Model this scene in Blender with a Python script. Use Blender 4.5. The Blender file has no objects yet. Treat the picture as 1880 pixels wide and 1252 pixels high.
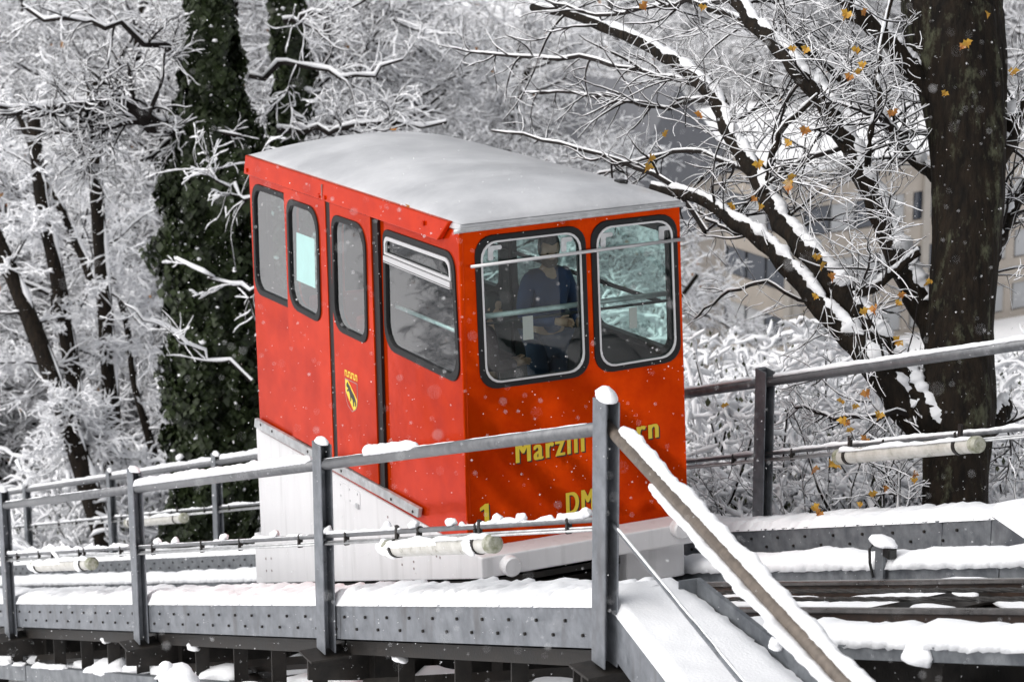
import bpy, bmesh, math, random
import numpy as np
from mathutils import Vector, Matrix, Euler, noise

S = bpy.context.scene
COL = S.collection
# ------------------------------------------------------------------ camera
CP = np.array([18.5241082, -9.54023724, 7.306854])
YAW, PIT, ROL, FPX, CU, CV = 2.69202373, -0.269016067, -0.00351573686, 4998.77608, 940.0, 626.0
FW = np.array([math.cos(PIT)*math.cos(YAW), math.cos(PIT)*math.sin(YAW), math.sin(PIT)])
_r = np.array([math.sin(YAW), -math.cos(YAW), 0.0]); _u = np.cross(_r, FW)
RT = math.cos(ROL)*_r + math.sin(ROL)*_u
UP = -math.sin(ROL)*_r + math.cos(ROL)*_u
cam = bpy.data.cameras.new('camera'); camo = bpy.data.objects.new('camera', cam); COL.objects.link(camo)
mw = Matrix.Identity(4)
for i in range(3):
    mw[i][0] = RT[i]; mw[i][1] = UP[i]; mw[i][2] = -FW[i]; mw[i][3] = CP[i]
camo.matrix_world = mw
cam.sensor_width = 36; cam.lens = FPX/1880*36
cam.clip_start = 0.5; cam.clip_end = 2000
cam.dof.use_dof = True; cam.dof.focus_distance = 19.6; cam.dof.aperture_fstop = 3.7
S.camera = camo
# ------------------------------------------------------------------ world and sun (overcast)
world = bpy.data.worlds.new('World'); S.world = world; world.use_nodes = True
wn = world.node_tree.nodes; wl = world.node_tree.links
sky = wn.new('ShaderNodeTexSky'); sky.sky_type = 'NISHITA'; sky.sun_disc = False
SUN_EL, SUN_AZ = math.radians(46), math.radians(-93)      # azimuth counter-clockwise from +X
sky.sun_elevation = SUN_EL; sky.sun_rotation = math.radians(90) - SUN_AZ
sky.air_density = 1.0; sky.dust_density = 4.0
hs = wn.new('ShaderNodeHueSaturation'); hs.inputs['Saturation'].default_value = 0.30
bg = wn['Background']; bg.inputs['Strength'].default_value = 0.062
wl.new(sky.outputs[0], hs.inputs['Color']); wl.new(hs.outputs[0], bg.inputs['Color'])
sun = bpy.data.lights.new('sun', 'SUN'); sun.energy = 1.5; sun.angle = math.radians(95); sun.color = (1.0, 0.975, 0.955)
suno = bpy.data.objects.new('sun', sun); COL.objects.link(suno)
sd = Vector((math.cos(SUN_EL)*math.cos(SUN_AZ), math.cos(SUN_EL)*math.sin(SUN_AZ), math.sin(SUN_EL)))
suno.rotation_euler = sd.to_track_quat('Z', 'Y').to_euler(); suno.location = (0, -20, 30)
S.view_settings.view_transform = 'Standard'; S.view_settings.look = 'None'
S.view_settings.exposure = 0.9; S.view_settings.gamma = 1.0; S.view_settings.use_curve_mapping = False

# ------------------------------------------------------------------ pixel helpers (photo pixels -> points in the place)
def ray(u, v): return FW*FPX + RT*(u-CU) - UP*(v-CV)
def at(u, v, y):
    r = ray(u, v); return CP + r*((y-CP[1])/r[1])
def pix(u, v, d): return CP + ray(u, v)/FPX*d
def atz(u, v, z):
    r = ray(u, v); return CP + r*((z-CP[2])/r[2])
G = 0.341
def T(x, y, c): return np.array([x, y, G*x + c])            # a point given by its height above the track plane

# ------------------------------------------------------------------ materials
def M(name, base, rough=0.6, metal=0.0, var=0.0, vscale=8.0, bump=0.0, bscale=40.0, col2=None, coat=0.0, spec=0.5, stretch=None, bdist=0.01):
    m = bpy.data.materials.new(name); m.use_nodes = True
    nt = m.node_tree; n = nt.nodes; l = nt.links; b = n['Principled BSDF']
    b.inputs['Base Color'].default_value = (*base, 1); b.inputs['Roughness'].default_value = rough
    b.inputs['Metallic'].default_value = metal; b.inputs['Specular IOR Level'].default_value = spec
    if coat: b.inputs['Coat Weight'].default_value = coat; b.inputs['Coat Roughness'].default_value = 0.04
    tc = n.new('ShaderNodeTexCoord'); vec = tc.outputs['Object']
    if stretch:
        mp = n.new('ShaderNodeMapping'); mp.inputs['Scale'].default_value = stretch
        l.new(vec, mp.inputs[0]); vec = mp.outputs[0]
    if var or col2:
        t = n.new('ShaderNodeTexNoise'); t.inputs['Scale'].default_value = vscale; t.inputs['Detail'].default_value = 6; t.inputs['Roughness'].default_value = 0.65
        l.new(vec, t.inputs['Vector'])
        r = n.new('ShaderNodeValToRGB'); r.color_ramp.elements[0].position = 0.36; r.color_ramp.elements[1].position = 0.66
        c2 = col2 or tuple(min(1, c*(1+var)) for c in base); c1 = base if col2 else tuple(c*(1-var) for c in base)
        r.color_ramp.elements[0].color = (*c1, 1); r.color_ramp.elements[1].color = (*c2, 1)
        l.new(t.outputs['Fac'], r.inputs[0]); l.new(r.outputs[0], b.inputs['Base Color'])
        rr = n.new('ShaderNodeMapRange'); rr.inputs[3].default_value = max(0.02, rough-0.12); rr.inputs[4].default_value = min(1, rough+0.12)
        l.new(t.outputs['Fac'], rr.inputs[0]); l.new(rr.outputs[0], b.inputs['Roughness'])
    if bump:
        t2 = n.new('ShaderNodeTexNoise'); t2.inputs['Scale'].default_value = bscale; t2.inputs['Detail'].default_value = 5
        l.new(vec, t2.inputs['Vector'])
        bp = n.new('ShaderNodeBump'); bp.inputs['Strength'].default_value = bump; bp.inputs['Distance'].default_value = bdist
        l.new(t2.outputs['Fac'], bp.inputs['Height']); l.new(bp.outputs[0], b.inputs['Normal'])
    return m

m_snow = M('snow', (0.86, 0.875, 0.90), 0.75, bump=0.5, bscale=55, spec=0.2, bdist=0.008)
m_snowb = M('branch_snow', (0.86, 0.868, 0.89), 0.8, spec=0.2)
m_ground = M('snow_ground', (0.90, 0.905, 0.92), 0.8, bump=0.5, bscale=2.0, spec=0.2, bdist=0.08)
m_steel = M('galvanised_steel', (0.14, 0.152, 0.17), 0.5, 0.35, col2=(0.235, 0.25, 0.275), vscale=7, bump=0.15, bscale=60)
m_steel2 = M('weathered_galvanised_steel', (0.10, 0.11, 0.125), 0.5, 0.35, col2=(0.23, 0.245, 0.26), vscale=5, bump=0.15, bscale=60)
m_pipe = M('handrail_steel', (0.12, 0.125, 0.135), 0.42, 0.4, col2=(0.2, 0.205, 0.215), vscale=10)
m_brownpipe = M('worn_brown_handrail', (0.095, 0.078, 0.064), 0.5, 0.1, col2=(0.17, 0.14, 0.115), vscale=14, bump=0.2)
m_dark = M('dark_brown_steel', (0.012, 0.011, 0.010), 0.55, 0.0, spec=0.3, col2=(0.028, 0.024, 0.021), vscale=6, bump=0.2)
m_rail = M('rusty_rail', (0.018, 0.013, 0.011), 0.55, 0.0, col2=(0.045, 0.028, 0.02), vscale=9, spec=0.3)
m_railhead = M('polished_rail_head', (0.20, 0.19, 0.185), 0.3, 0.8, var=0.25)
m_cable = M('steel_cable', (0.06, 0.058, 0.055), 0.45, 0.5, var=0.4, vscale=40)
m_red = M('red_orange_paint', (0.60, 0.046, 0.0012), 0.09, metal=0.45, col2=(0.45, 0.026, 0.001), vscale=2.5, coat=0.0, bump=0.12, bscale=1.5, bdist=0.05, spec=0.35)
m_red.node_tree.nodes['Principled BSDF'].inputs['Specular Tint'].default_value = (1.0, 0.26, 0.06, 1)
m_white = M('white_paint', (0.70, 0.70, 0.715), 0.35, col2=(0.66, 0.66, 0.675), vscale=2.0, coat=0.2, stretch=(3, 3, 0.4))
m_roof = M('pale_metal_roof', (0.43, 0.44, 0.46), 0.32, 0.1, col2=(0.66, 0.67, 0.69), vscale=0.9, bump=0.05, bscale=3)
m_alu = M('aluminium', (0.50, 0.51, 0.52), 0.38, 0.55, var=0.2, vscale=12)
m_trim = M('silver_trim', (0.6, 0.6, 0.61), 0.3, 0.5)
m_rubber = M('black_rubber', (0.008, 0.008, 0.009), 0.5, spec=0.3)
m_black = M('black_paint', (0.008, 0.008, 0.008), 0.4)
m_inner = M('dark_interior', (0.018, 0.019, 0.02), 0.7, var=0.2, spec=0.2)
m_seat = M('red_seat', (0.35, 0.03, 0.02), 0.6)
m_paper = M('notice_paper', (0.62, 0.78, 0.78), 0.8, var=0.05)
m_sticker = M('grey_sticker', (0.30, 0.34, 0.32), 0.6)
m_yellow = M('yellow_lettering', (0.75, 0.56, 0.03), 0.35)
m_grey = M('grey_outline', (0.25, 0.2, 0.2), 0.5)
m_tube = M('frosted_lamp_tube', (0.42, 0.41, 0.37), 0.3, col2=(0.60, 0.59, 0.56), vscale=9)
m_cap = M('mossy_lamp_cap', (0.42, 0.42, 0.36), 0.5, col2=(0.16, 0.17, 0.10), vscale=22)
m_bark = M('wet_dark_bark', (0.006, 0.005, 0.004), 0.8, spec=0.15, col2=(0.022, 0.016, 0.011), vscale=14, bump=0.9, bscale=22, stretch=(1, 1, 0.25), bdist=0.03)
m_twig = M('dark_twig_bark', (0.014, 0.011, 0.010), 0.8, spec=0.2)
m_twigfar = M('grey_brown_twig_bark', (0.014, 0.011, 0.010), 0.85, spec=0.2)
m_ivy = M('ivy_leaf', (0.006, 0.010, 0.004), 0.5, col2=(0.034, 0.050, 0.017), vscale=3.5, spec=0.3)
m_leaf = M('yellow_maple_leaf', (0.40, 0.19, 0.02), 0.6, col2=(0.52, 0.33, 0.035), vscale=9)
m_leaf2 = M('brown_orange_leaf', (0.30, 0.10, 0.02), 0.65, col2=(0.45, 0.22, 0.03), vscale=9)
m_wall = M('beige_facade', (0.43, 0.385, 0.335), 0.85, var=0.08, vscale=0.8)
m_pillar = M('pale_facade_pillar', (0.42, 0.39, 0.35), 0.85, var=0.06, vscale=1)
m_frame = M('dark_window_frame', (0.05, 0.052, 0.058), 0.5)
m_pane = M('grey_window_pane', (0.05, 0.06, 0.08), 0.12, spec=0.7)
m_blind = M('pale_blind', (0.45, 0.46, 0.47), 0.8)
m_greyroof = M('slate_roof', (0.16, 0.165, 0.18), 0.8, var=0.1)
m_skin = M('skin', (0.42, 0.24, 0.17), 0.55)
m_navy = M('navy_jacket', (0.014, 0.036, 0.11), 0.8, var=0.2)
m_jean = M('blue_trousers', (0.03, 0.05, 0.10), 0.85)
m_maroon = M('dark_maroon_coat', (0.045, 0.02, 0.022), 0.85)
m_hair = M('dark_hair', (0.012, 0.009, 0.008), 0.6)
m_beard = M('brown_beard', (0.06, 0.03, 0.015), 0.8)
m_shrub = M('evergreen_shrub_leaf', (0.03, 0.04, 0.018), 0.7, col2=(0.06, 0.065, 0.03), vscale=6)

def grime(m, col, lo, hi, sc, amt):
    nt = m.node_tree; n = nt.nodes; l = nt.links; b = n['Principled BSDF']; src = b.inputs['Base Color'].links[0].from_socket
    tc = n.new('ShaderNodeTexCoord'); mp = n.new('ShaderNodeMapping'); mp.inputs['Scale'].default_value = sc; l.new(tc.outputs['Object'], mp.inputs[0])
    t = n.new('ShaderNodeTexNoise'); t.inputs['Scale'].default_value = 1; t.inputs['Detail'].default_value = 7; l.new(mp.outputs[0], t.inputs['Vector'])
    r = n.new('ShaderNodeMapRange'); r.inputs[1].default_value = lo; r.inputs[2].default_value = hi; r.inputs[4].default_value = amt; l.new(t.outputs['Fac'], r.inputs[0])
    mx = n.new('ShaderNodeMix'); mx.data_type = 'RGBA'; mx.inputs[7].default_value = (*col, 1)
    l.new(r.outputs[0], mx.inputs[0]); l.new(src, mx.inputs[6]); l.new(mx.outputs[2], b.inputs['Base Color'])
grime(m_red, (0.30, 0.018, 0.001), .50, .85, (2.2, 2.2, 1.1), .3)
grime(m_white, (0.42, 0.42, 0.42), .55, .8, (9, 9, .8), .6)
grime(m_steel, (0.09, 0.085, 0.085), .55, .75, (5, 5, 1.2), .7)
# bark of the big maple: lichen streaks
def lichen(m):
    nt = m.node_tree; n = nt.nodes; l = nt.links; b = n['Principled BSDF']
    src = b.inputs['Base Color'].links[0].from_socket
    tc = n.new('ShaderNodeTexCoord'); mp = n.new('ShaderNodeMapping'); mp.inputs['Scale'].default_value = (1.0, 1.0, 0.45)
    l.new(tc.outputs['Object'], mp.inputs[0])
    t = n.new('ShaderNodeTexNoise'); t.inputs['Scale'].default_value = 5.0; t.inputs['Detail'].default_value = 9; t.inputs['Roughness'].default_value = 0.75
    l.new(mp.outputs[0], t.inputs['Vector'])
    r = n.new('ShaderNodeValToRGB'); r.color_ramp.elements[0].position = 0.54; r.color_ramp.elements[1].position = 0.64
    r.color_ramp.elements[0].color = (0, 0, 0, 1); r.color_ramp.elements[1].color = (1, 1, 1, 1)
    l.new(t.outputs['Fac'], r.inputs[0])
    mx = n.new('ShaderNodeMix'); mx.data_type = 'RGBA'; mx.inputs[7].default_value = (0.075, 0.078, 0.05, 1)
    l.new(r.outputs[0], mx.inputs[0]); l.new(src, mx.inputs[6]); l.new(mx.outputs[2], b.inputs['Base Color'])
m_bark_maple = m_bark.copy(); m_bark_maple.name = 'lichened_bark'; lichen(m_bark_maple)

def glass_mat(name, tint, refl=1.0):
    m = bpy.data.materials.new(name); m.use_nodes = True
    n = m.node_tree.nodes; l = m.node_tree.links; n.remove(n['Principled BSDF'])
    tr = n.new('ShaderNodeBsdfTransparent'); tr.inputs[0].default_value = (*tint, 1)
    gl = n.new('ShaderNodeBsdfGlossy'); gl.inputs['Roughness'].default_value = 0.015
    fr = n.new('ShaderNodeFresnel'); fr.inputs[0].default_value = 1.55
    mth = n.new('ShaderNodeMath'); mth.operation = 'MULTIPLY'; mth.inputs[1].default_value = refl; mth.use_clamp = True
    mx = n.new('ShaderNodeMixShader')
    ge = n.new('ShaderNodeNewGeometry'); inv = n.new('ShaderNodeMath'); inv.operation = 'SUBTRACT'; inv.inputs[0].default_value = 1.0; l.new(ge.outputs['Backfacing'], inv.inputs[1])
    m2 = n.new('ShaderNodeMath'); m2.operation = 'MULTIPLY'; l.new(mth.outputs[0], m2.inputs[0]); l.new(inv.outputs[0], m2.inputs[1])
    l.new(fr.outputs[0], mth.inputs[0]); l.new(m2.outputs[0], mx.inputs[0]); l.new(tr.outputs[0], mx.inputs[1]); l.new(gl.outputs[0], mx.inputs[2])
    l.new(mx.outputs[0], n['Material Output'].inputs[0])
    return m
m_glass = glass_mat('tinted_glass', (0.87, 0.955, 0.94), 1.0)
m_glass_side = glass_mat('reflecting_side_glass', (0.86, 0.955, 0.945), 2.0)

# ------------------------------------------------------------------ mesh building
class MB:
    def __init__(s): s.v = []; s.n = 0; s.q = []; s.p = []
    def add(s, V, quads=None, polys=None):
        V = np.asarray(V, float).reshape(-1, 3)
        if quads is not None and len(quads): s.q.append(np.asarray(quads, np.int64).reshape(-1, 4) + s.n)
        if polys:
            for f in polys: s.p.append([i + s.n for i in f])
        s.v.append(V); s.n += len(V); return s
    def box(s, x0, x1, y0, y1, z0, z1, f=None):
        V = [(x, y, z) for x in (x0, x1) for y in (y0, y1) for z in (z0, z1)]
        if f: V = [f(*p) for p in V]
        return s.add(V, [(0, 1, 3, 2), (4, 6, 7, 5), (0, 4, 5, 1), (2, 3, 7, 6), (0, 2, 6, 4), (1, 5, 7, 3)])
    def prism(s, poly, f0, f1):
        n = len(poly); V = [f0(*p) for p in poly] + [f1(*p) for p in poly]
        return s.add(V, [(i, (i+1) % n, n+(i+1) % n, n+i) for i in range(n)], [list(range(n))[::-1], list(range(n, 2*n))])
    def tube(s, P, R, sides=8, caps=True, jit=None, ph=0.0):
        P = np.asarray(P, float); n = len(P); R = np.broadcast_to(np.asarray(R, float), (n,))
        t = np.gradient(P, axis=0); t /= (np.linalg.norm(t, axis=1)[:, None] + 1e-9)
        ref = np.where(np.abs(t[:, 2:3]) > 0.92, np.array([[1., 0, 0]]), np.array([[0., 0, 1]]))
        u = np.cross(t, ref); u /= (np.linalg.norm(u, axis=1)[:, None] + 1e-9); w = np.cross(u, t)
        a = np.arange(sides)*2*np.pi/sides + ph
        rr = R[:, None]*np.ones((n, sides))
        if jit is not None: rr = rr*jit
        V = P[:, None, :] + rr[:, :, None]*(np.cos(a)[None, :, None]*u[:, None, :] + np.sin(a)[None, :, None]*w[:, None, :])
        i = np.arange(n-1)[:, None]*sides; j = np.arange(sides)[None, :]; k = (j+1) % sides
        q = np.stack([i+j, i+k, i+sides+k, i+sides+j], -1).reshape(-1, 4)
        return s.add(V, q, [list(range(sides))[::-1], list(range((n-1)*sides, n*sides))] if caps else None)
    def cyl(s, a, b, r, sides=12): return s.tube([a, b], r, sides)
    def build(s, name, mat, parent=None, smooth=False, bevel=0.0, label=None):
        me = bpy.data.meshes.new(name)
        V = np.concatenate(s.v) if s.v else np.zeros((0, 3))
        me.vertices.add(len(V)); me.vertices.foreach_set('co', V.astype(np.float32).ravel())
        Q = np.concatenate(s.q) if s.q else np.zeros((0, 4), np.int64)
        pl = [len(f) for f in s.p]; flat = [i for f in s.p for i in f]
        idx = np.concatenate([Q.ravel(), np.array(flat, np.int64)]) if flat else Q.ravel()
        tot = np.concatenate([np.full(len(Q), 4), np.array(pl, np.int64)]) if pl else np.full(len(Q), 4)
        st = np.concatenate([[0], np.cumsum(tot)[:-1]]) if len(tot) else np.array([])
        me.loops.add(len(idx)); me.loops.foreach_set('vertex_index', idx.astype(np.int32))
        me.polygons.add(len(tot)); me.polygons.foreach_set('loop_start', st.astype(np.int32))
        if smooth: me.polygons.foreach_set('use_smooth', np.ones(len(tot), bool))
        else: me.polygons.foreach_set('use_smooth', np.zeros(len(tot), bool))
        me.update(calc_edges=True); me.validate()
        if mat: me.materials.append(mat)
        o = bpy.data.objects.new(name, me); COL.objects.link(o)
        if parent is not None: o.parent = parent
        if bevel:
            bm = o.modifiers.new('bevel', 'BEVEL'); bm.width = bevel; bm.segments = 2; bm.limit_method = 'ANGLE'
        if label: o['label'] = label
        return o

def tag(o, label, cat, group=None, kind=None):
    if label: o['label'] = label
    if cat: o['category'] = cat
    if group: o['group'] = group
    if kind: o['kind'] = kind
    return o
def thing(name, loc, label, cat, group=None, rot=(0, 0, 0)):
    o = bpy.data.objects.new(name, None); COL.objects.link(o); o.location = loc; o.rotation_euler = rot; o.empty_display_size = 0.2
    return tag(o, label, cat, group)
def struct(o): o['kind'] = 'structure'; return o
def stuff(o): o['kind'] = 'stuff'; return o
def copy_tree(o, parent=None):
    c = o.copy(); COL.objects.link(c)
    if parent is not None: c.parent = parent
    for ch in o.children: copy_tree(ch, c)
    return c
def reloc(o, root):      # geometry was given in world coordinates: keep it there under a root that sits at its base
    o.parent = root; o.matrix_parent_inverse = Matrix.Translation(Vector(root.location)).inverted(); return o

def nz(x, y, z, s=1.0): return noise.noise(Vector((x*s, y*s, z*s)))

def snow_strip(mb, P, width, height, seed=0, step=0.05, lump=0.35, side=None, holes=0.0, taper=False):
    """Lumpy snow lying along a line of points (its underside on the line)."""
    P = np.asarray(P, float); seg = np.linalg.norm(np.diff(P, axis=0), axis=1); L = seg.sum(); n = max(4, int(L/step))
    s = np.linspace(0, L, n); cs = np.concatenate([[0], np.cumsum(seg)])
    C = np.stack([np.interp(s, cs, P[:, k]) for k in range(3)], 1)
    t = np.gradient(C, axis=0); t /= np.linalg.norm(t, axis=1)[:, None]
    u = np.cross(t, [0, 0, 1.]); u /= np.linalg.norm(u, axis=1)[:, None]; w = np.cross(u, t)
    if side is not None: w = w + u*side; w /= np.linalg.norm(w, axis=1)[:, None]; u = np.cross(t, w)
    rng = random.Random(seed); K = 9; V = np.zeros((n, K, 3))
    for i in range(n):
        e = min(1.0, min(i, n-1-i)*step/max(0.04, height) + 0.05); e = math.sqrt(e)
        hh = height*(1 + lump*2*nz(s[i]*3.1, seed*7.7, 0.3) + lump*1.0*nz(s[i]*11, seed*3.1, 2.3)); hh = max(hh, height*0.15)*e*(min(1, .25+s[i]/L*2.5) if taper else 1)
        if holes and nz(s[i]*2.3, seed*5.5, 9.1) > holes: hh *= 0.15
        for k in range(K):
            a = math.pi*k/(K-1)
            ww = width*0.5*e*(1 + 0.20*nz(s[i]*9, k*1.1, seed*2.2) + 0.16*nz(s[i]*26, k*1.3, seed*1.2))
            V[i, k] = C[i] + u[i]*math.cos(a)*ww + w[i]*(math.sin(a)**0.7*hh - 0.12*height*(k in (0, K-1)) + 0.12*height*nz(s[i]*24, k*.9, seed*4.1))
    i = np.arange(n-1)[:, None]*K; j = np.arange(K)[None, :]; kk = (j+1) % K
    q = np.stack([i+j, i+kk, i+K+kk, i+K+j], -1).reshape(-1, 4)
    mb.add(V.reshape(-1, 3), q, [list(range(K))[::-1], list(range((n-1)*K, n*K))])

_ico = bmesh.new(); bmesh.ops.create_icosphere(_ico, subdivisions=3, radius=1)
ICO_V = np.array([v.co[:] for v in _ico.verts]); ICO_F = [[v.index for v in f.verts] for f in _ico.faces]; _ico.free()
_ico = bmesh.new(); bmesh.ops.create_icosphere(_ico, subdivisions=1, radius=1)
ICO1_V = np.array([v.co[:] for v in _ico.verts]); ICO1_F = [[v.index for v in f.verts] for f in _ico.faces]; _ico.free()
def snow_blob(mb, c, rx, ry, rz, seed=0, rough=0.22, sh=0.0):
    V = ICO_V.copy()
    for i, p in enumerate(V):
        V[i] = p*(1 + min(.34, rough)*1.2*nz(p[0]*1.3+seed*3.3, p[1]*1.3, p[2]*1.3) + min(.3, rough)*0.35*nz(p[0]*3.2+seed, p[1]*3.2, p[2]*3.2+7))
    V[:, 2] = np.where(V[:, 2] < -0.25, -0.25 + (V[:, 2]+0.25)*0.25, V[:, 2])
    V = V*np.array([rx, ry, rz]); V[:, 2] += sh*V[:, 0]
    mb.add(V + np.asarray(c), None, ICO_F)

def leaf_mesh(size=0.09, seed=0):
    r = random.Random(seed); pts = []
    tips = [(-150, .55), (-95, .8), (-38, .62), (0, 1.0), (38, .62), (95, .8), (150, .55)]
    poly = [(0, -.12)]
    for i, (a, l) in enumerate(tips):
        a0 = math.radians(90-a); poly.append((-math.cos(a0)*l*-1, math.sin(a0)*l))
        if i < 6:
            am = math.radians(90-(a+tips[i+1][0])/2); poly.append((math.cos(am)*.50, math.sin(am)*.50))
    # fan around a raised centre with a fold
    V = [(0, 0, 0.06)]+[(x, y, -0.32*abs(x)+.25*(y-.3)*(y-.3)+r.uniform(-.16, .10)) for x, y in poly]
    n = len(poly); F = [[0, 1+i, 1+(i+1) % n] for i in range(n)]
    return (np.array(V)*size*0.62, F)
# ------------------------------------------------------------------ terrain
def gz(x, y):
    b = G*x - 1.75
    b = max(b, -36 + 0.02*(abs(x+100)))
    k = 6.0; lo = -33.5                                   # soft knee into the valley floor
    b = lo + k*math.log1p(math.exp(min(40, (G*x-1.75-lo)/k)))
    if x > 45: b -= G*(x-45)*0.75
    d = abs(y)
    bump = min(1, max(0, (d-2.6)/3))
    b += bump*(0.5*nz(x*0.16, y*0.16, 1.7) + 0.15*nz(x*0.6, y*0.6, 3.2))
    return b
xs = np.unique(np.concatenate([np.linspace(-420, -40, 60), np.linspace(-40, 30, 110), np.linspace(30, 120, 24)]))
ys = np.unique(np.concatenate([np.linspace(-220, -30, 28), np.linspace(-30, 30, 90), np.linspace(30, 420, 44)]))
V = [(x, y, gz(x, y)) for x in xs for y in ys]; ny = len(ys)
q = [(i*ny+j, (i+1)*ny+j, (i+1)*ny+j+1, i*ny+j+1) for i in range(len(xs)-1) for j in range(ny-1)]
struct(MB().add(V, q).build('snowy_ground', m_ground, smooth=True))

# ------------------------------------------------------------------ track
def sbox(x0, x1, y0, y1, c0, c1, mb=None):
    mb = mb or MB(); return mb.box(x0, x1, y0, y1, c0, c1, lambda x, y, c: T(x, y, c))
X0, X1 = -46, 13
for y, lab in ((-0.6, 'dark rail of the track nearer to the camera side walkway'), (0.6, 'dark rail of the track on the tree side')):
    r = thing('track_rail', T(-20, y, -0.75), lab, 'rail', 'rails of the inclined track')
    reloc(sbox(X0, X1, y-0.055, y+0.055, -0.755, -0.735, sbox(X0, X1, y-0.014, y+0.014, -0.735, -0.61)).build('rail_web', m_rail), r)
    reloc(sbox(X0, X1, y-0.034, y+0.034, -0.61, -0.575).build('rail_head', m_railhead, bevel=0.008), r)
    # bearing girder under the rail
    reloc(sbox(X0, X1, y-0.07, y+0.07, -1.05, -0.76).build('girder', m_dark), r)
for y, c, lab in ((0.26, -0.60, 'upper twisted steel haul cable between the rails'), (-0.1, -0.60, 'lower twisted steel haul cable between the rails')):
    n = 700; P = [T(x, y, c) for x in np.linspace(X0, X1, n)]
    mb = MB()
    for st in range(3):
        a = np.arange(n)*0.9 + st*2.094
        mb.tube(np.array(P) + np.stack([0*a, np.cos(a)*0.008, np.sin(a)*0.008], 1), 0.010, 4, caps=False)
    tag(mb.build('haul_cable', m_cable, smooth=True), lab, 'cable', 'haul cables between the rails')
# sleepers (cross girders) every 1.2 m: dark, snow in between
sl = None
for k, x in enumerate(np.arange(-44, 12.5, 1.57)):
    if sl is None:
        sl = MB().box(-0.09, 0.09, -1.9, 2.05, -1.0, -0.80).build('cross_beam', m_dark)
        o = sl
    else: o = sl.copy(); COL.objects.link(o)
    o.location = (x, 0, G*x-0.28)
    tag(o, 'dark steel cross beam under the rails of the track', 'beam', 'cross beams under the track')
# cable ducts on both sides
def duct(y0, y1, c0, c1, xa, xb, lab):
    r = thing('cable_duct', T(0, (y0+y1)/2, c0), lab, 'duct', 'cable ducts along the rails')
    L = 2.95; x = xa
    while x < xb:
        reloc(sbox(x+0.006, min(xb, x+L)-0.006, y0, y1, c0, c1).build('duct_panel', m_steel2, bevel=0.004), r)
        reloc(sbox(x+0.006, min(xb, x+L)-0.006, y0-0.012, y1+0.012, c1+0.001, c1+0.014).build('duct_lid', m_steel2), r); x += L
    return r
dn = duct(-1.3, -1.02, -0.775, -0.695, -20, 12, 'grey steel cable duct under thick snow beside the near rail')
df = duct(1.02, 1.3, -0.64, -0.555, -40, 12, 'grey steel cable duct under snow beside the far rail')
for x in np.arange(-18, 12, 1.9):
    mb = sbox(x-0.17, x+0.17, -1.26, -1.06, -0.80, -0.779); sbox(x-0.10, x+0.10, -1.22, -1.10, -1.85, -0.80, mb)
    reloc(mb.build('duct_support', m_dark), dn)
mb = MB()
for y0, y1, c, sd_, xa in ((-1.31, -1.0, -0.683, 3, -20), (1.0, 1.31, -0.543, 5, -40)):
    snow_strip(mb, [T(xa, (y0+y1)/2, c), T(12, (y0+y1)/2, c)], (y1-y0)+0.04, 0.115, seed=sd_, step=0.05, lump=0.16)
stuff(tag(mb.build('duct_snow', m_snow, smooth=True), 'thick snow cushions lying on the cable ducts beside the rails', 'snow'))
# snow between and beside the rails
mb = MB(); rng = random.Random(4)
for x in np.arange(-40, 12, 0.42):
    for y, cc in ((0.06, -0.69), (-0.30, -0.73), (0.42, -0.705), (0.82, -0.69), (-0.84, -0.735)):
        if rng.random() < (0.62 if abs(y) < .5 else .9): snow_blob(mb, T(x+rng.uniform(-.2, .2), y+rng.uniform(-.05, .05), cc+rng.uniform(-.05, 0.02)), rng.uniform(.3, .7), rng.uniform(.09, .15), rng.uniform(.05, .085), rng.randrange(999), 0.2, G)
stuff(tag(mb.build('track_snow', m_snow, smooth=True), 'snow heaped on the cross beams between the rails', 'snow'))
# signal bracket by the far duct
b0 = at(1615, 1062, 0.98)
br = thing('cable_bracket', b0, 'short upright grey bracket with a black cable beside the far cable duct', 'bracket')
mb = MB().box(-0.055, 0.055, -0.012, 0.012, -0.02, 0.27); reloc(mb.build('plate', m_steel2, bevel=0.003), br).matrix_parent_inverse = Matrix.Identity(4)
o = MB().box(0.05, 0.14, -0.02, 0.05, 0.19, 0.27).build('knob', m_black, br, bevel=0.01)
o = MB().tube([(-0.05, -0.03, 0.25), (-0.1, -0.03, 0.2), (-0.09, -0.03, 0.1), (-0.04, -0.03, 0.0)], 0.012, 6).build('black_cable', m_black, br, smooth=True)
mb = MB(); snow_blob(mb, (0.03, 0, 0.29), 0.12, 0.08, 0.05, 3); o = stuff(mb.build('snow_cap', m_snow, br, smooth=True))

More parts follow.
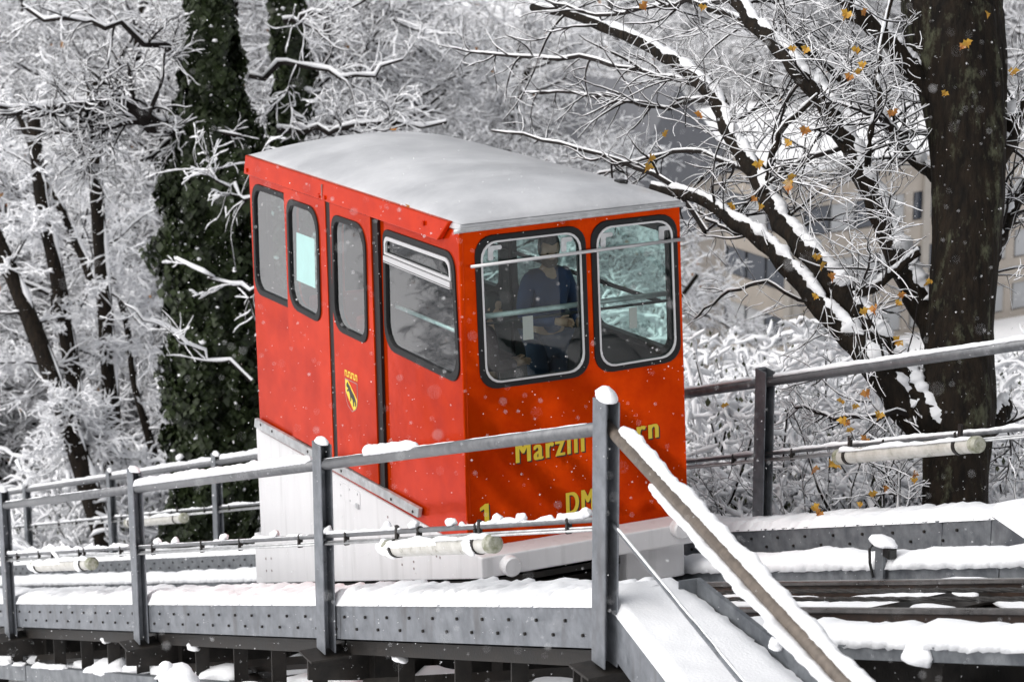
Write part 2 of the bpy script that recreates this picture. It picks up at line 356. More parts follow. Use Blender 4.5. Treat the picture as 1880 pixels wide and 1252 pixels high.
# ------------------------------------------------------------------ stepped walkways beside the track
PITCH = 0.415
def walkway(name, y_in, y_out, xa, xb, bolt_y, face, c_top, c_bot, lab, mat, land):
    """Side beam on y=bolt_y, treads between y_in and y_out."""
    root = thing(name, T((xa+xb)/2, bolt_y, c_bot), lab, 'walkway')
    bx = xa; seg = 4.75; k = 0
    while bx < xb-0.05:
        ex = min(xb, bx+seg)
        mb = sbox(bx+0.004, ex-0.004, min(bolt_y, bolt_y-face*0.012), max(bolt_y, bolt_y-face*0.012), c_bot, c_top)
        sbox(bx+0.004, ex-0.004, min(bolt_y, bolt_y-face*0.09), max(bolt_y, bolt_y-face*0.09), c_bot, c_bot+0.012, mb)
        reloc(mb.build('side_beam', mat), root); bx = ex
    mb = MB(); x = xa+0.2
    while x < xb-0.1:
        for dx, dc in ((0.0, 0.66), (-0.17, 0.33)):
            p = T(x+dx, bolt_y, c_bot+(c_top-c_bot)*dc)
            mb.tube([p+np.array([0, -face*0.004, 0]), p+np.array([0, face*0.016, 0])], 0.0115, 6)
        x += PITCH
    reloc(stuff(mb.build('bolts', m_dark)), root)
    tr = None; x = xa+0.2; k = 0
    while x < xb:
        if tr is None: tr = MB().box(-0.2, 0.2, min(y_in, y_out)+0.02, max(y_in, y_out)-0.02, -0.035, 0.0).build('tread', m_steel2); o = tr
        else: o = tr.copy(); COL.objects.link(o)
        o.location = (x, 0, G*x+c_top-0.10); o.parent = root; o.matrix_parent_inverse = Matrix.Translation(Vector(root.location)).inverted()
        x += PITCH
    return root
YN = -2.2
c_nt = -0.29; c_nb = -0.585
wn_ = walkway('stepped_walkway', -1.68, YN, -23.5, 4.62, YN, -1, c_nt, c_nb, 'near stepped walkway with bolted grey side beam under snow, beside the red car', m_steel, True)
YF = 1.6
wf_ = walkway('stepped_walkway', YF, 2.15, -40, 3.35, YF, -1, -0.27, -0.50, 'far stepped walkway with bolted grey side beam on the tree side of the track', m_steel2, True)

def step_snow(mb, xa, xb, y0, y1, c, seed, amp=0.085, hgt=0.085):
    nx = int((xb-xa)/0.022); nyy = 14; V = np.zeros((nx, nyy, 3))
    for i in range(nx):
        x = xa+(xb-xa)*i/(nx-1); 
        for j in range(nyy):
            f = j/(nyy-1); y = y0+(y1-y0)*f
            phs = ((x + 0.05*nz(x*1.3, y*3, seed))/(PITCH/2)) % 1.0
            ridge = amp*((phs**0.55 if phs < .8 else (1-phs)/.2*.885) - 0.55)*(0.75+0.7*nz(x*2.1, y*2, seed+5))
            edge = min(f, 1-f); er = min(1, edge/0.10)**0.5
            hh = hgt*(1+0.5*nz(x*2.3, y*4, seed)+0.3*nz(x*7, y*9, seed)) + ridge
            yy = y + (0.02*nz(x*14, 3.1, seed)+0.018*nz(x*35, 1.1, seed) if j in (0, 1, nyy-1, nyy-2) else 0)
            V[i, j] = T(x, yy, c + max(0.004, hh)*er - 0.012*(1-er))
    q = [(i*nyy+j, (i+1)*nyy+j, (i+1)*nyy+j+1, i*nyy+j+1) for i in range(nx-1) for j in range(nyy-1)]
    mb.add(V.reshape(-1, 3), q)
mb = MB(); step_snow(mb, -23.5, 4.60, YN-0.012, -1.66, c_nt+0.002, 1.0)
stuff(tag(mb.build('walkway_snow', m_snow, smooth=True), 'ridged snow covering the steps of the near walkway', 'snow'))
mb = MB(); step_snow(mb, -40, 3.42, YF-0.01, 2.25, -0.268, 2.0, 0.035, 0.06)
stuff(tag(mb.build('walkway_snow', m_snow, smooth=True), 'ridged snow covering the steps of the far walkway', 'snow'))

# ---- level landing that leaves the walkway towards the camera
ZL = 1.284; A0 = np.array([4.70, YN]); dl = np.array([math.cos(math.radians(-12.3)), math.sin(math.radians(-12.3))]); LL = 5.5
kd = np.array([math.cos(math.radians(-5.3)), math.sin(math.radians(-5.3))]); K0 = np.array([4.69, -1.60])
ln = thing('landing_walkway', (4.7, -2.2, ZL-0.3), 'level walkway under smooth snow leaving to the lower right behind the tallest post', 'walkway')
def lbox(p0, d, L, w0, w1, z0, z1, off=0.0):
    n_ = np.array([-d[1], d[0]]); mb = MB()
    return mb.box(off, off+L, w0, w1, z0, z1, lambda a, b, z: (p0[0]+d[0]*a+n_[0]*b, p0[1]+d[1]*a+n_[1]*b, z))
reloc(lbox(A0, dl, LL, 0, 0.012, ZL-0.29, ZL, 0.10).build('side_beam', m_steel), ln)
reloc(lbox(A0, dl, LL, 0.013, 0.09, ZL-0.29, ZL-0.278, 0.10).build('beam_flange', m_steel), ln)
reloc(lbox(K0, kd, LL, -0.012, 0.02, ZL-0.05, ZL+0.115, 0.02).build('kerb_plate', m_steel2), ln)
reloc(lbox(K0, kd, 0.012, -0.13, -0.013, ZL-0.05, ZL+0.115, 0.02).build('kerb_end', m_steel2), ln)
reloc(MB().prism([(4.66, -2.17), (10.1, -3.36), (10.1, -2.1), (4.66, -1.62)], lambda x, y: (x, y, ZL-0.05), lambda x, y: (x, y, ZL-0.02)).build('deck_plate', m_steel2), ln)
nx, nyy = 130, 16; V = np.zeros((nx, nyy, 3))
for i in range(nx):
    a = -0.16+(LL+.16)*i/(nx-1)
    pa = A0+dl*a; pb = K0+kd*a - np.array([0, 0.02])
    if a < 0.5: pb = pb + np.array([0, 0.0])
    for j in range(nyy):
        f = j/(nyy-1); p = pa+(pb-pa)*f; er = min(1, f/0.06)**0.6
        edge = 0.03*nz(a*9, 2, 2)+0.02*nz(a*25, 5, 2) if j == nyy-1 else 0
        V[i, j] = (p[0]-0.02, p[1]+edge, ZL+0.003+er*(0.07+0.02*nz(p[0]*1.7, p[1]*2, 4)+0.012*nz(p[0]*6, p[1]*6, 2)) - 0.055*max(0, f-0.86)/0.14)
q = [(i*nyy+j, (i+1)*nyy+j, (i+1)*nyy+j+1, i*nyy+j+1) for i in range(nx-1) for j in range(nyy-1)]
mb = MB().add(V.reshape(-1, 3), q)
snow_blob(mb, at(1425, 1185, -1.75)+np.array([0, 0, 0.0]), 0.05, 0.04, 0.05, 2, 0.4)
stuff(tag(mb.build('landing_snow', m_snow, smooth=True), 'smooth snow on the level walkway at the lower right', 'snow'))
# far landing (right edge of the picture)
fl = thing('landing_walkway', (3.4, 1.6, 0.6), 'far level walkway with grey edge beam at the right edge of the photo', 'walkway')
z_fl = G*3.40-0.27; F0 = np.array([3.36, YF]); fd = np.array([math.cos(math.radians(-9)), math.sin(math.radians(-9))])
reloc(lbox(F0, fd, 4.0, 0.0, 0.012, z_fl-0.235, z_fl).build('side_beam', m_steel2), fl)
reloc(MB().prism([(3.36, 1.63), (7.3, 1.0), (7.3, 2.3), (3.36, 2.25)], lambda x, y: (x, y, z_fl-0.05), lambda x, y: (x, y, z_fl-0.02)).build('deck_plate', m_steel2), fl)
V = np.zeros((60, 12, 3))
for i in range(60):
    for j in range(12):
        a = 4*i/59; f = j/11; pa = F0+fd*a; pb = np.array([3.36+a, 2.25]); p = pa+(pb-pa)*f
        V[i, j] = (p[0]-0.03, p[1], z_fl+0.003+min(1, f/0.08)*(0.07+0.03*nz(p[0]*2, p[1]*2, 1)))
stuff(tag(MB().add(V.reshape(-1, 3), [(i*12+j, (i+1)*12+j, (i+1)*12+j+1, i*12+j+1) for i in range(59) for j in range(11)]).build('landing_snow', m_snow, smooth=True), 'snow on the far level walkway at the right edge', 'snow'))

# ------------------------------------------------------------------ railings
def u_post(mb, x, y, z0, z1, w=0.17, d=0.098, fl=0.012):
    mb.box(x-w/2, x-w/2+fl, y-d/2+fl, y+d/2-fl, z0, z1)
    mb.box(x-w/2, x+w/2, y-d/2, y-d/2+fl, z0, z1)
    mb.box(x-w/2, x+w/2, y+d/2-fl, y+d/2, z0, z1)
    mb.box(x-w/2+fl, x-w/2+0.05, y-d/2+fl, y+d/2-fl, z0, z1-0.004)
    return mb
def railing(lab, posts, y, ctop, chand, cmid, zbot, xend, mat, mat_p, rh=0.043, rm=0.019, start=None):
    root = thing('railing', T(posts[-1], y, -0.3), lab, 'railing')
    for x in posts:
        z1 = G*x+ctop; z0 = G*x+zbot
        reloc(u_post(MB(), x, y, z0, z1).build('post', mat, bevel=0.004), root)
        mb = MB().box(x-0.03, x-0.018, y-0.022, y+0.022, z1-0.25, z1-0.05); mb.box(x-0.03, x-0.018, y-0.022, y+0.022, z1-1.02, z1-0.70)
        for dz in (0.075, 0.23, 0.735, 0.98): mb.tube([(x-0.018, y, z1-dz), (x-0.004, y, z1-dz)], 0.013, 6)
        reloc(stuff(mb.build('bolt_plates', m_steel2)), root)
        if zbot < -0.8:
            reloc(MB().box(x-0.13, x+0.13, y-0.08, y+0.09, z0-0.014, z0-0.001).build('foot_plate', m_steel2), root)
    xs_ = list(posts) if start is None else [start]+list(posts)
    if xend: xs_ = xs_+[xend]
    for a, b in zip(xs_[:-1], xs_[1:]):
        pa, pb = T(a+0.0, y, chand), T(b-(0.09 if b in posts else 0), y, chand)
        reloc(MB().tube([pa, pb], rh, 16).build('handrail', mat_p, smooth=True), root)
        pa, pb = T(a+0.0, y, cmid), T(b-(0.09 if b in posts else 0), y, cmid)
        reloc(MB().tube([pa, pb], rm, 10).build('mid_rail', mat_p, smooth=True), root)
        mb = MB()
        for dy, dc in ((0.0, -0.05), (-0.02, -0.066)):
            mb.tube([T(a, y+dy, cmid+dc), T(b-0.05, y+dy, cmid+dc)], 0.009, 6)
        reloc(mb.build('conduit', m_alu, smooth=True), root)
        mb = MB(); n = 4
        for k in range(n):
            x = a+(b-a)*(k+0.5)/n + (0.1 if k % 2 else -0.1); p = T(x, y, cmid)
            mb.tube([p+np.array([-0.012, 0, 0.0]), p+np.array([0.012, 0, 0.008])], rm+0.007, 10); mb.box(p[0]-0.012, p[0]+0.012, y-0.026, y+0.012, p[2]-0.08, p[2]-0.015)
        reloc(stuff(mb.build('pipe_clips', m_dark)), root)
    return root
NP = [-18.95, -14.17, -9.40, -4.63, 0.10, 4.73]
rn = railing('near grey railing with four posts and long handrail in front of the red car', NP, YN-0.06, 1.03, 0.855, 0.28, -0.66, None, m_steel, m_pipe, start=-23.5)
# the tall corner post goes down past the beam
FP = [-29.4, -24.4, -19.55, -14.68, -9.9, -5.2, -0.55, 4.1]
rf = railing('far dark railing with handrail on the tree side of the track', FP, 2.05, 1.11, 1.0, 0.36, -0.75, None, m_steel2, m_pipe, start=-34)
# handrail and lower rod of the level landing
lr = thing('landing_railing', (4.68, -2.25, ZL), 'worn brown handrail and thin lower rod running down to the lower right corner', 'railing')
H0 = np.array([4.76, YN-0.03]); H1 = H0+dl*5.6; zh = 2.445; zr = 1.87
arc = np.array([(H0[0]-0.06, H0[1], zh+0.03)]+[(H0[0]+dl[0]*s, H0[1]+dl[1]*s, zh) for s in (0.06, 0.5, 2, 5.6)])
reloc(MB().tube(arc, 0.037, 16).build('handrail', m_brownpipe, smooth=True), lr)
reloc(MB().tube([(H0[0], H0[1], zr), (H1[0], H1[1]-0.05, zr)], 0.0135, 10).build('lower_rod', m_steel, smooth=True), lr)
reloc(u_post(MB(), H1[0]-0.6, H1[1]+0.1, ZL-0.4, zh+0.1).build('post', m_steel), lr)
mb = MB()
hp = [np.array([H0[0]+dl[0]*s, H0[1]+dl[1]*s, zh+0.022]) for s in (0.05, 5.5)]
snow_strip(mb, [q_+np.array([.006, .03, -.004]) for q_ in hp], 0.075, 0.06, 11, 0.025, 0.2, side=-0.9)
hp2 = [np.array([H0[0]+dl[0]*s, H0[1]+dl[1]*s, zh-0.02])+np.array([-0.012, -0.02, 0]) for s in (0.9, 5.5)]
snow_strip(mb, [q_+np.array([0, -.012, -.02]) for q_ in hp2], 0.05, 0.058, 13, 0.025, 0.35, side=5.0, taper=True)
rp = [np.array([H0[0]+dl[0]*s, H0[1]+dl[1]*s-0.003*s, zr+0.008]) for s in (0.12, 5.4)]
snow_strip(mb, rp, 0.016, 0.012, 15, 0.02, 0.5, side=0.9)
stuff(tag(mb.build('railing_snow', m_snow, smooth=True), 'thick snow clinging to the brown handrail and rod of the landing', 'snow'))
# snow on the near railing
mb = MB(); yr = YN-0.06
for k, x in enumerate(NP):
    if k == len(NP)-1: snow_blob(mb, (x, yr, G*x+1.03+0.02), 0.10, 0.058, 0.062, k)
    elif k >= 2: snow_blob(mb, (x, yr, G*x+1.03+0.01), 0.082, 0.048, 0.034, k)
snow_strip(mb, [T(-4.60, yr, 0.888), T(-0.14, yr, 0.888)], 0.082, 0.062, 21, 0.03, 0.18)
snow_strip(mb, [T(0.95, yr, 0.888), T(1.90, yr, 0.888)], 0.085, 0.062, 22, 0.025, 0.15)
snow_strip(mb, [T(-9.3, yr, 0.89), T(-4.9, yr, 0.89)], 0.04, 0.012, 23, 0.03, 0.5, holes=0.0)
snow_strip(mb, [T(0.1, yr, 0.896), T(4.5, yr, 0.896)], 0.03, 0.005, 24, 0.03, 0.5)
for a, b, h, hol in ((-14, -9.7, 0.02, 0.1), (-9.4, -4.9, 0.03, 0.0), (-4.6, -0.2, 0.018, -0.05), (0.1, 1.6, 0.014, 0.0), (2.6, 4.5, 0.022, 0.2)):
    snow_strip(mb, [T(a, yr, 0.295), T(b, yr, 0.295)], 0.035, h, int(a*10) % 97, 0.025, 0.6, holes=hol)
for u, v in ((600, 945), (760, 972), (828, 962), (912, 955), (957, 948), (85, 1022), (100, 1020), (118, 1022), (60, 1024), (290, 1000), (322, 998), (412, 993), (505, 990), (710, 975), (170, 1014), (1075, 940)):
    p = at(u, v+10, yr); x = p[0]; snow_blob(mb, T(x, yr, 0.315), 0.06, 0.034, 0.042, u, 0.4, G)
snow_blob(mb, T(-7.5, yr, 0.29), 0.2, 0.03, 0.05, 5, 0.4)
stuff(tag(mb.build('railing_snow', m_snow, smooth=True), 'snow lying in caps and strips on the near railing', 'snow'))
mb = MB()
for a, b, h in ((-34, -29.5, .03), (-29.3, -24.5, .03), (-24.2, -19.7, .035), (-19.4, -14.8, .05), (-14.5, -10.1, .06), (-5, -0.7, 0.025), (-0.4, 4.0, 0.03)):
    snow_strip(mb, [T(a, 2.05, 1.036), T(b, 2.05, 1.036)], 0.075, h, int(a*7) % 89, 0.04, 0.2)
    snow_strip(mb, [T(a, 2.05, 0.372), T(b, 2.05, 0.372)], 0.035, 0.02, int(a*5) % 89, 0.04, 0.5)
for x in FP[:6]: snow_blob(mb, (x, 2.05, G*x+1.115), 0.08, 0.045, 0.04, int(x*10) % 50)
stuff(tag(mb.build('railing_snow', m_snow, smooth=True), 'thin snow lying on the far railing', 'snow'))

# ---- tubular lamps hung under the mid rails
def lamp(xa, xb, y, c, r, lab, snowy):
    root = thing('tube_lamp', T(xa, y, c), lab, 'lamp', 'tube lamps under the railings')
    a, b = T(xa, y, c), T(xb, y, c); d = (b-a)/np.linalg.norm(b-a)
    reloc(MB().tube([a, b], r, 20).build('tube', m_tube, smooth=False), root)
    reloc(MB().tube([b, b+d*0.06, b+d*0.075], [r*1.05, r*1.05, r*0.8], 20).build('end_cap', m_cap), root)
    reloc(MB().tube([a-d*0.075, a-d*0.06, a], [r*0.8, r*1.05, r*1.05], 20).build('end_cap', m_cap), root)
    for s in (0.06, 0.90):
        p = a+(b-a)*s; mb = MB().tube([p-d*0.02, p+d*0.02], r*1.12, 20); mb.box(p[0]-0.018, p[0]+0.018, y-0.012, y+0.012, p[2]+r, p[2]+0.17)
        reloc(mb.build('clamp', m_dark), root)
    mb = MB()
    snow_strip(mb, [a+np.array([0, -0.02, r*0.75]), b+np.array([0, -0.02, r*0.75])], r*1.4, 0.025, int(xa*10) % 70, 0.03, 0.6)
    if snowy:
        snow_strip(mb, [a+np.array([0, -r*0.8, 0]), a+(b-a)*0.55+np.array([0, -r*0.8, 0.01])], r*1.3, 0.05, 31, 0.03, 0.6, side=-1.4)
        snow_blob(mb, a+(b-a)*0.86+np.array([0, -r*0.9, -0.02]), 0.09, 0.03, 0.07, 5, 0.5)
        snow_blob(mb, a+np.array([-0.05, -0.02, -0.03]), 0.16, 0.06, 0.06, 6, 0.5)
    reloc(stuff(mb.build('snow_crust', m_snow, smooth=True)), root)
lamp(1.45, 3.12, yr-0.01, 0.155, 0.062, 'white tube lamp crusted with snow hanging in front of the white bumper', True)
lamp(-8.15, -6.15, yr-0.01, 0.14, 0.062, 'white tube lamp under the near railing at the far left', True)
lamp(0.82, 2.60, 1.96, 0.275, 0.062, 'pale tube lamp hanging in front of the big dark maple trunk', False)
lamp(-18.4, -15.9, 1.96, 0.26, 0.07, 'pale tube lamp on the far railing left of the red car', False)

# ------------------------------------------------------------------ dark substructure under the near walkway
rng = random.Random(8)
for k, x in enumerate(NP):
    r = thing('support_beam', T(x, YN, -0.75), ['', '', 'dark cantilever beam under the leftmost near post', 'dark cantilever beam under the second near post from the left', 'dark cantilever beam under the post in front of the white car base', 'dark cantilever beam under the tall corner post'][k] or 'dark cantilever beam under the walkway beyond the left edge', 'beam', 'cantilever beams under the near posts')
    z = G*x-0.675
    poly = [(-2.42, -0.02), (-2.42, -0.20), (-1.2, -0.42), (2.2, -0.42), (2.2, -0.02)]
    reloc(MB().prism(poly, lambda y, c: (x-0.012, y, z+c), lambda y, c: (x+0.012, y, z+c)).build('web', m_dark), r)
    reloc(MB().box(x-0.13, x+0.13, -2.44, 2.2, z-0.019, z-0.002).build('top_flange', m_dark), r)
    mb = MB()
    for y in (-1.9, -1.35, -0.8): mb.box(x+0.013, x+0.12, y-0.006, y+0.006, z-0.40, z-0.02)
    reloc(mb.build('stiffener', m_dark), r)
lc = thing('lower_chord', T(-2, -1.9, -1.1), 'long grey lower chord under the near walkway', 'beam')
for a, b in zip(NP[:-1], NP[1:]):
    reloc(sbox(a+0.02, b-0.02, -2.12, -2.03, -1.24, -1.05).build('chord_section', m_steel2), lc)
    mb = MB().tube([T(a+0.15, -2.0, -1.0), T(b-0.2, -0.6, -0.95)], 0.06, 4); reloc(mb.build('diagonal_brace', m_dark), lc)
    mb = sbox(a+0.02, b-0.02, -2.10, -1.7, -0.72, -0.60); reloc(mb.build('stringer', m_dark), lc)
    mb = MB()
    for f in (0.2, 0.42, 0.62, 0.82):
        x = a+(b-a)*f; sbox(x-0.008, x+0.008, -2.05, -1.92, -1.05, -0.66, mb)
    reloc(stuff(mb.build('hanger_plates', m_dark)), lc)
mb = MB(); rng = random.Random(12)
for a, b in zip(NP[1:-1], NP[2:]):
    for f in (0.2, 0.42, 0.62, 0.82):
        x = a+(b-a)*f
        if rng.random() < .55: snow_blob(mb, T(x, -2.12+rng.uniform(0, .1), -0.66-rng.uniform(0, .1)), rng.uniform(.04, .10), 0.05, rng.uniform(.03, .06), int(x*10) % 99, 0.4)
    for k in range(11):
        x = a+(b-a)*rng.random(); snow_blob(mb, T(x, rng.uniform(-1.95, -1.2), -1.08+rng.uniform(-.04, .03)), rng.uniform(.2, .55), rng.uniform(.1, .22), rng.uniform(.06, .14), rng.randrange(99), 0.3, G)
    for k in range(5):
        x = a+(b-a)*rng.random(); snow_blob(mb, T(x, -2.09, -1.05), rng.uniform(.15, .4), 0.06, rng.uniform(.02, .05), rng.randrange(99), 0.3, G)
    snow_blob(mb, (b+0.0, -1.3, G*b-0.67), 0.12, 0.6, 0.035, 4, 0.3)
snow_blob(mb, pix(330, 1246, 19.5), 0.17, 0.14, 0.10, 4, 0.5); snow_blob(mb, pix(310, 1236, 19.5), 0.08, 0.08, 0.08, 9, 0.5)
for k in range(26):
    x = rng.uniform(5.2, 11); snow_blob(mb, T(x, rng.uniform(-2.1, -1.4), -1.25+rng.uniform(-.1, .1)), rng.uniform(.25, .6), rng.uniform(.2, .4), rng.uniform(.12, .3), rng.randrange(99), 0.3, G)
for x in (6.7,): snow_blob(mb, T(x, -1.32, -0.74), 0.11, 0.06, 0.10, 7, 0.3)
stuff(tag(mb.build('snow_heap', m_snow, smooth=True), 'snow heaps caught on the dark beams below the walkway', 'snow'))

# ------------------------------------------------------------------ unseen stone wall uphill, added to keep sky light off the car front
wl_ = thing('sky_blocking_wall', (31, 0, 8), 'unseen tall dark stone wall added behind the camera to block sky light from the car front', 'wall')
rng = random.Random(2)
reloc(MB().box(31.3, 33, -45, 45, 3, 27).build('core', m_dark), wl_)
m_stone = M('dark_stone', (0.10, 0.10, 0.09), 0.85, col2=(0.17, 0.165, 0.15), vscale=2)
reloc(MB().box(30.9, 33.2, -45.2, 45.2, 27, 27.5).build('coping', m_stone), wl_)
for z in range(12): reloc(MB().box(31+rng.uniform(-.03, .03), 31.29, -45, 45, 3+z*2+.02, 5+z*2-.02).build('stone_course', m_stone), wl_)
# ------------------------------------------------------------------ the funicular car
PH = 0.0657945875; Hc = 2.52737629; Lc = 4.667; TP = 0.02264
car = thing('funicular_car', (0, 0, 0), 'red orange funicular car with grey roof and white base climbing the inclined track', 'funicular car', rot=(0, -PH, 0))
def SL(x, z, off=0.0): return (x, -(1-TP*z/Hc)-off, z)      # left wall
def SR(x, z, off=0.0): return (x, (1-TP*z/Hc)+off, z)       # right wall
def FR(y, z, off=0.0): return (0.0+off, y, z)               # front wall
def BK(y, z, off=0.0): return (-Lc-off, y, z)
def rpoly(corners, r, n=5):
    out = []; m = len(corners); rs = r if hasattr(r, '__len__') else [r]*m
    for i in range(m):
        p = np.array(corners[i], float); a = np.array(corners[i-1], float)-p; b = np.array(corners[(i+1) % m], float)-p
        la, lb = np.linalg.norm(a), np.linalg.norm(b); a /= la; b /= lb
        if rs[i] <= 0.001: out.append(tuple(p)); continue
        ang = math.acos(max(-1, min(1, a@b))); d = min(rs[i]/math.tan(ang/2), la*0.49, lb*0.49); rr = d*math.tan(ang/2)
        c = p+(a+b)/np.linalg.norm(a+b)*(rr/math.sin(ang/2)); s0 = p+a*d-c; s1 = p+b*d-c
        a0 = math.atan2(s0[1], s0[0]); a1 = math.atan2(s1[1], s1[0]); da = (a1-a0+math.pi) % (2*math.pi)-math.pi
        for k in range(n+1):
            t = a0+da*k/n; out.append((c[0]+rr*math.cos(t), c[1]+rr*math.sin(t)))
    return out
def inset(poly, d):
    c = np.mean(np.array(poly), 0); P = np.array(poly); w = P.max(0)-P.min(0)
    return [tuple(c+(p-c)*(1-2*d/w)) for p in P]
def panel(outer, holes, F, o0, o1):
    """Plate in a wall's plane with holes, between offsets o0 (inside) and o1 (outside)."""
    bm = bmesh.new(); loops = []
    for lp in [outer]+holes:
        vs = [bm.verts.new((p[0], p[1], 0)) for p in lp]; loops.append(vs)
        for i in range(len(vs)): bm.edges.new((vs[i-1], vs[i]))
    bmesh.ops.triangle_fill(bm, use_beauty=True, edges=bm.edges[:], normal=(0, 0, 1))
    bm.verts.index_update(); pts = [(v.co.x, v.co.y) for v in bm.verts]; fs = [[v.index for v in f.verts] for f in bm.faces]
    idx = [[v.index for v in l] for l in loops]; bm.free()
    n = len(pts); mb = MB(); V = [F(*p, o1) for p in pts]+[F(*p, o0) for p in pts]
    polys = [f for f in fs]+[[i+n for i in f[::-1]] for f in fs]; q = []
    for l in idx:
        for i in range(len(l)): q.append((l[i-1], l[i], l[i]+n, l[i-1]+n))
    mb.add(V, q, polys)
    return mb
def fixn(o):
    bm = bmesh.new(); bm.from_mesh(o.data); bmesh.ops.recalc_face_normals(bm, faces=bm.faces); bm.to_mesh(o.data); bm.free(); return o
def P_(mb, name, mat, par=car, smooth=False, bevel=0.0, label=None): return fixn(mb.build(name, mat, par, smooth, bevel, label))
def rect(a, b, c, d): return [(a, d), (b, d), (b, c), (a, c)]

# windows: outer gasket outlines
W1 = rpoly([(-4.585, 2.345), (-3.62, 2.345), (-3.62, 1.30), (-4.62, 1.30)], 0.16)
W2 = rpoly([(-3.585, 2.335), (-2.83, 2.335), (-2.86, 1.31), (-3.615, 1.34)], [0.13, 0.2, 0.13, 0.2])
W3 = rpoly([(-2.52, 2.335), (-1.765, 2.335), (-1.80, 1.31), (-2.565, 1.32)], [0.13, 0.2, 0.13, 0.2])
W4 = rpoly([(-1.50, 2.345), (-0.085, 2.345), (-0.03, 1.30), (-1.535, 1.33)], [0.1, 0.16, 0.16, 0.2])
WL = rpoly([(-0.85, 2.47), (0.118, 2.47), (0.128, 1.243), (-0.84, 1.243)], 0.15)
WR = rpoly([(0.165, 2.482), (0.945, 2.482), (0.965, 1.262), (0.178, 1.245)], 0.15)
d2h = [W2, W3]
# left wall (doors hang outside of it)
P_(panel([(-Lc, -0.02), (-0.001, -0.02), (-0.001, Hc), (-Lc, Hc)], [inset(W1, .01), inset(W2, .03), inset(W3, .03), inset(W4, .01)], SL, -0.05, 0.0), 'side_wall', m_red)
RW = [rpoly(rect(-4.55, -3.3, 1.28, 2.35), .14), rpoly(rect(-3.15, -1.7, 1.28, 2.35), .14), rpoly(rect(-1.55, -0.1, 1.28, 2.35), .14)]
P_(panel([(-Lc, -0.02), (-0.001, -0.02), (-0.001, Hc), (-Lc, Hc)], [inset(w, .01) for w in RW], SR, -0.05, 0.0), 'side_wall', m_red)
P_(panel([(-0.998, -0.03), (0.998, -0.03), (0.976, Hc), (-0.976, Hc)], [inset(WL, .01), inset(WR, .01)], FR, -0.05, 0.0), 'front_wall', m_red)
BL = rpoly(rect(-0.85, -0.08, 1.25, 2.4), .15); BR = rpoly(rect(0.08, 0.85, 1.25, 2.4), .15)
P_(panel([(-0.998, -0.03), (0.998, -0.03), (0.976, Hc), (-0.976, Hc)], [BL, BR], BK, -0.05, 0.0), 'rear_wall', m_red)
# red corner strip between side wall and front wall
P_(MB().prism([(-0.035, -1.004), (0.006, -1.004), (0.006, -0.965), (-0.035, -0.965)], lambda x, y: (x, y, -0.02), lambda x, y: (x, y+0.0226, Hc-0.02)), 'corner_strip', m_red, bevel=0.01)
# floor and inner lining
P_(MB().box(-Lc+0.06, -0.06, -0.94, 0.94, 0.02, 0.08), 'floor', m_inner)
P_(MB().box(-Lc+0.06, -0.06, -0.92, 0.92, 2.49, 2.51), 'ceiling', m_inner)
P_(panel([(-Lc+.06, 0.09), (-0.06, 0.09), (-0.06, 2.48), (-Lc+.06, 2.48)], [W1, W2, W3, W4], SL, -0.062, -0.052), 'inner_lining', m_inner)
P_(panel([(-Lc+.06, 0.09), (-0.06, 0.09), (-0.06, 2.48), (-Lc+.06, 2.48)], RW, SR, -0.062, -0.052), 'inner_lining', m_inner)
P_(panel([(-0.93, 0.09), (0.93, 0.09), (0.91, 2.48), (-0.91, 2.48)], [WL, WR], FR, -0.062, -0.052), 'inner_lining', m_inner)
P_(panel([(-0.93, 0.09), (0.93, 0.09), (0.91, 2.48), (-0.91, 2.48)], [BL, BR], BK, -0.062, -0.052), 'inner_lining', m_inner)
def window(F, outl, off, gw=0.05, trim=None, par=car, name='window', po=-0.01):
    inn = inset(outl, gw)
    g = P_(panel(outl, [inn], F, off-0.066, off+0.014), name, m_rubber, par, bevel=0.005)
    P_(panel(inset(outl, gw-0.012), [], F, off+po-0.003, off+po+0.003), 'pane', m_glass_side if F is SL else m_glass, g)
    if trim:
        P_(panel(inset(outl, gw-trim[0]), [inset(outl, gw+trim[1])], F, off+0.004, off+0.020), 'trim', m_trim, g, bevel=0.003)
    return g
g1 = window(SL, W1, 0.0, 0.055); g4 = window(SL, W4, 0.0, 0.055)
gl = window(FR, WL, 0.0, 0.054, (0.009, 0.007)); gr = window(FR, WR, 0.0, 0.054, (0.009, 0.007))
for w in RW: window(SR, w, 0.0, 0.05)
for w in (BL, BR): window(BK, w, 0.0, 0.05)
# hopper vent of the front side window: pale frame
inn4 = inset(W4, 0.055); hop = [p for p in inn4 if p[1] > 2.12]
top = rpoly([(-1.448, 2.29), (-0.142, 2.29), (-0.127, 2.115), (-1.452, 2.135)], [0.07, 0.12, 0.01, 0.01])
P_(panel(top, [inset(top, 0.028)], SL, 0.004, 0.024), 'hopper_frame', m_trim, g4, bevel=0.003)
P_(MB().prism([(-1.45, 2.128), (-0.128, 2.108), (-0.128, 2.05), (-1.45, 2.07)], lambda x, z: SL(x, z, 0.003), lambda x, z: SL(x, z, 0.035)), 'hopper_rail', m_trim, g4, bevel=0.004)
P_(MB().prism([(-1.45, 2.085), (-0.128, 2.065), (-0.128, 2.06), (-1.45, 2.08)], lambda x, z: SL(x, z, 0.030), lambda x, z: SL(x, z, 0.037)), 'hopper_groove', m_rubber, g4)
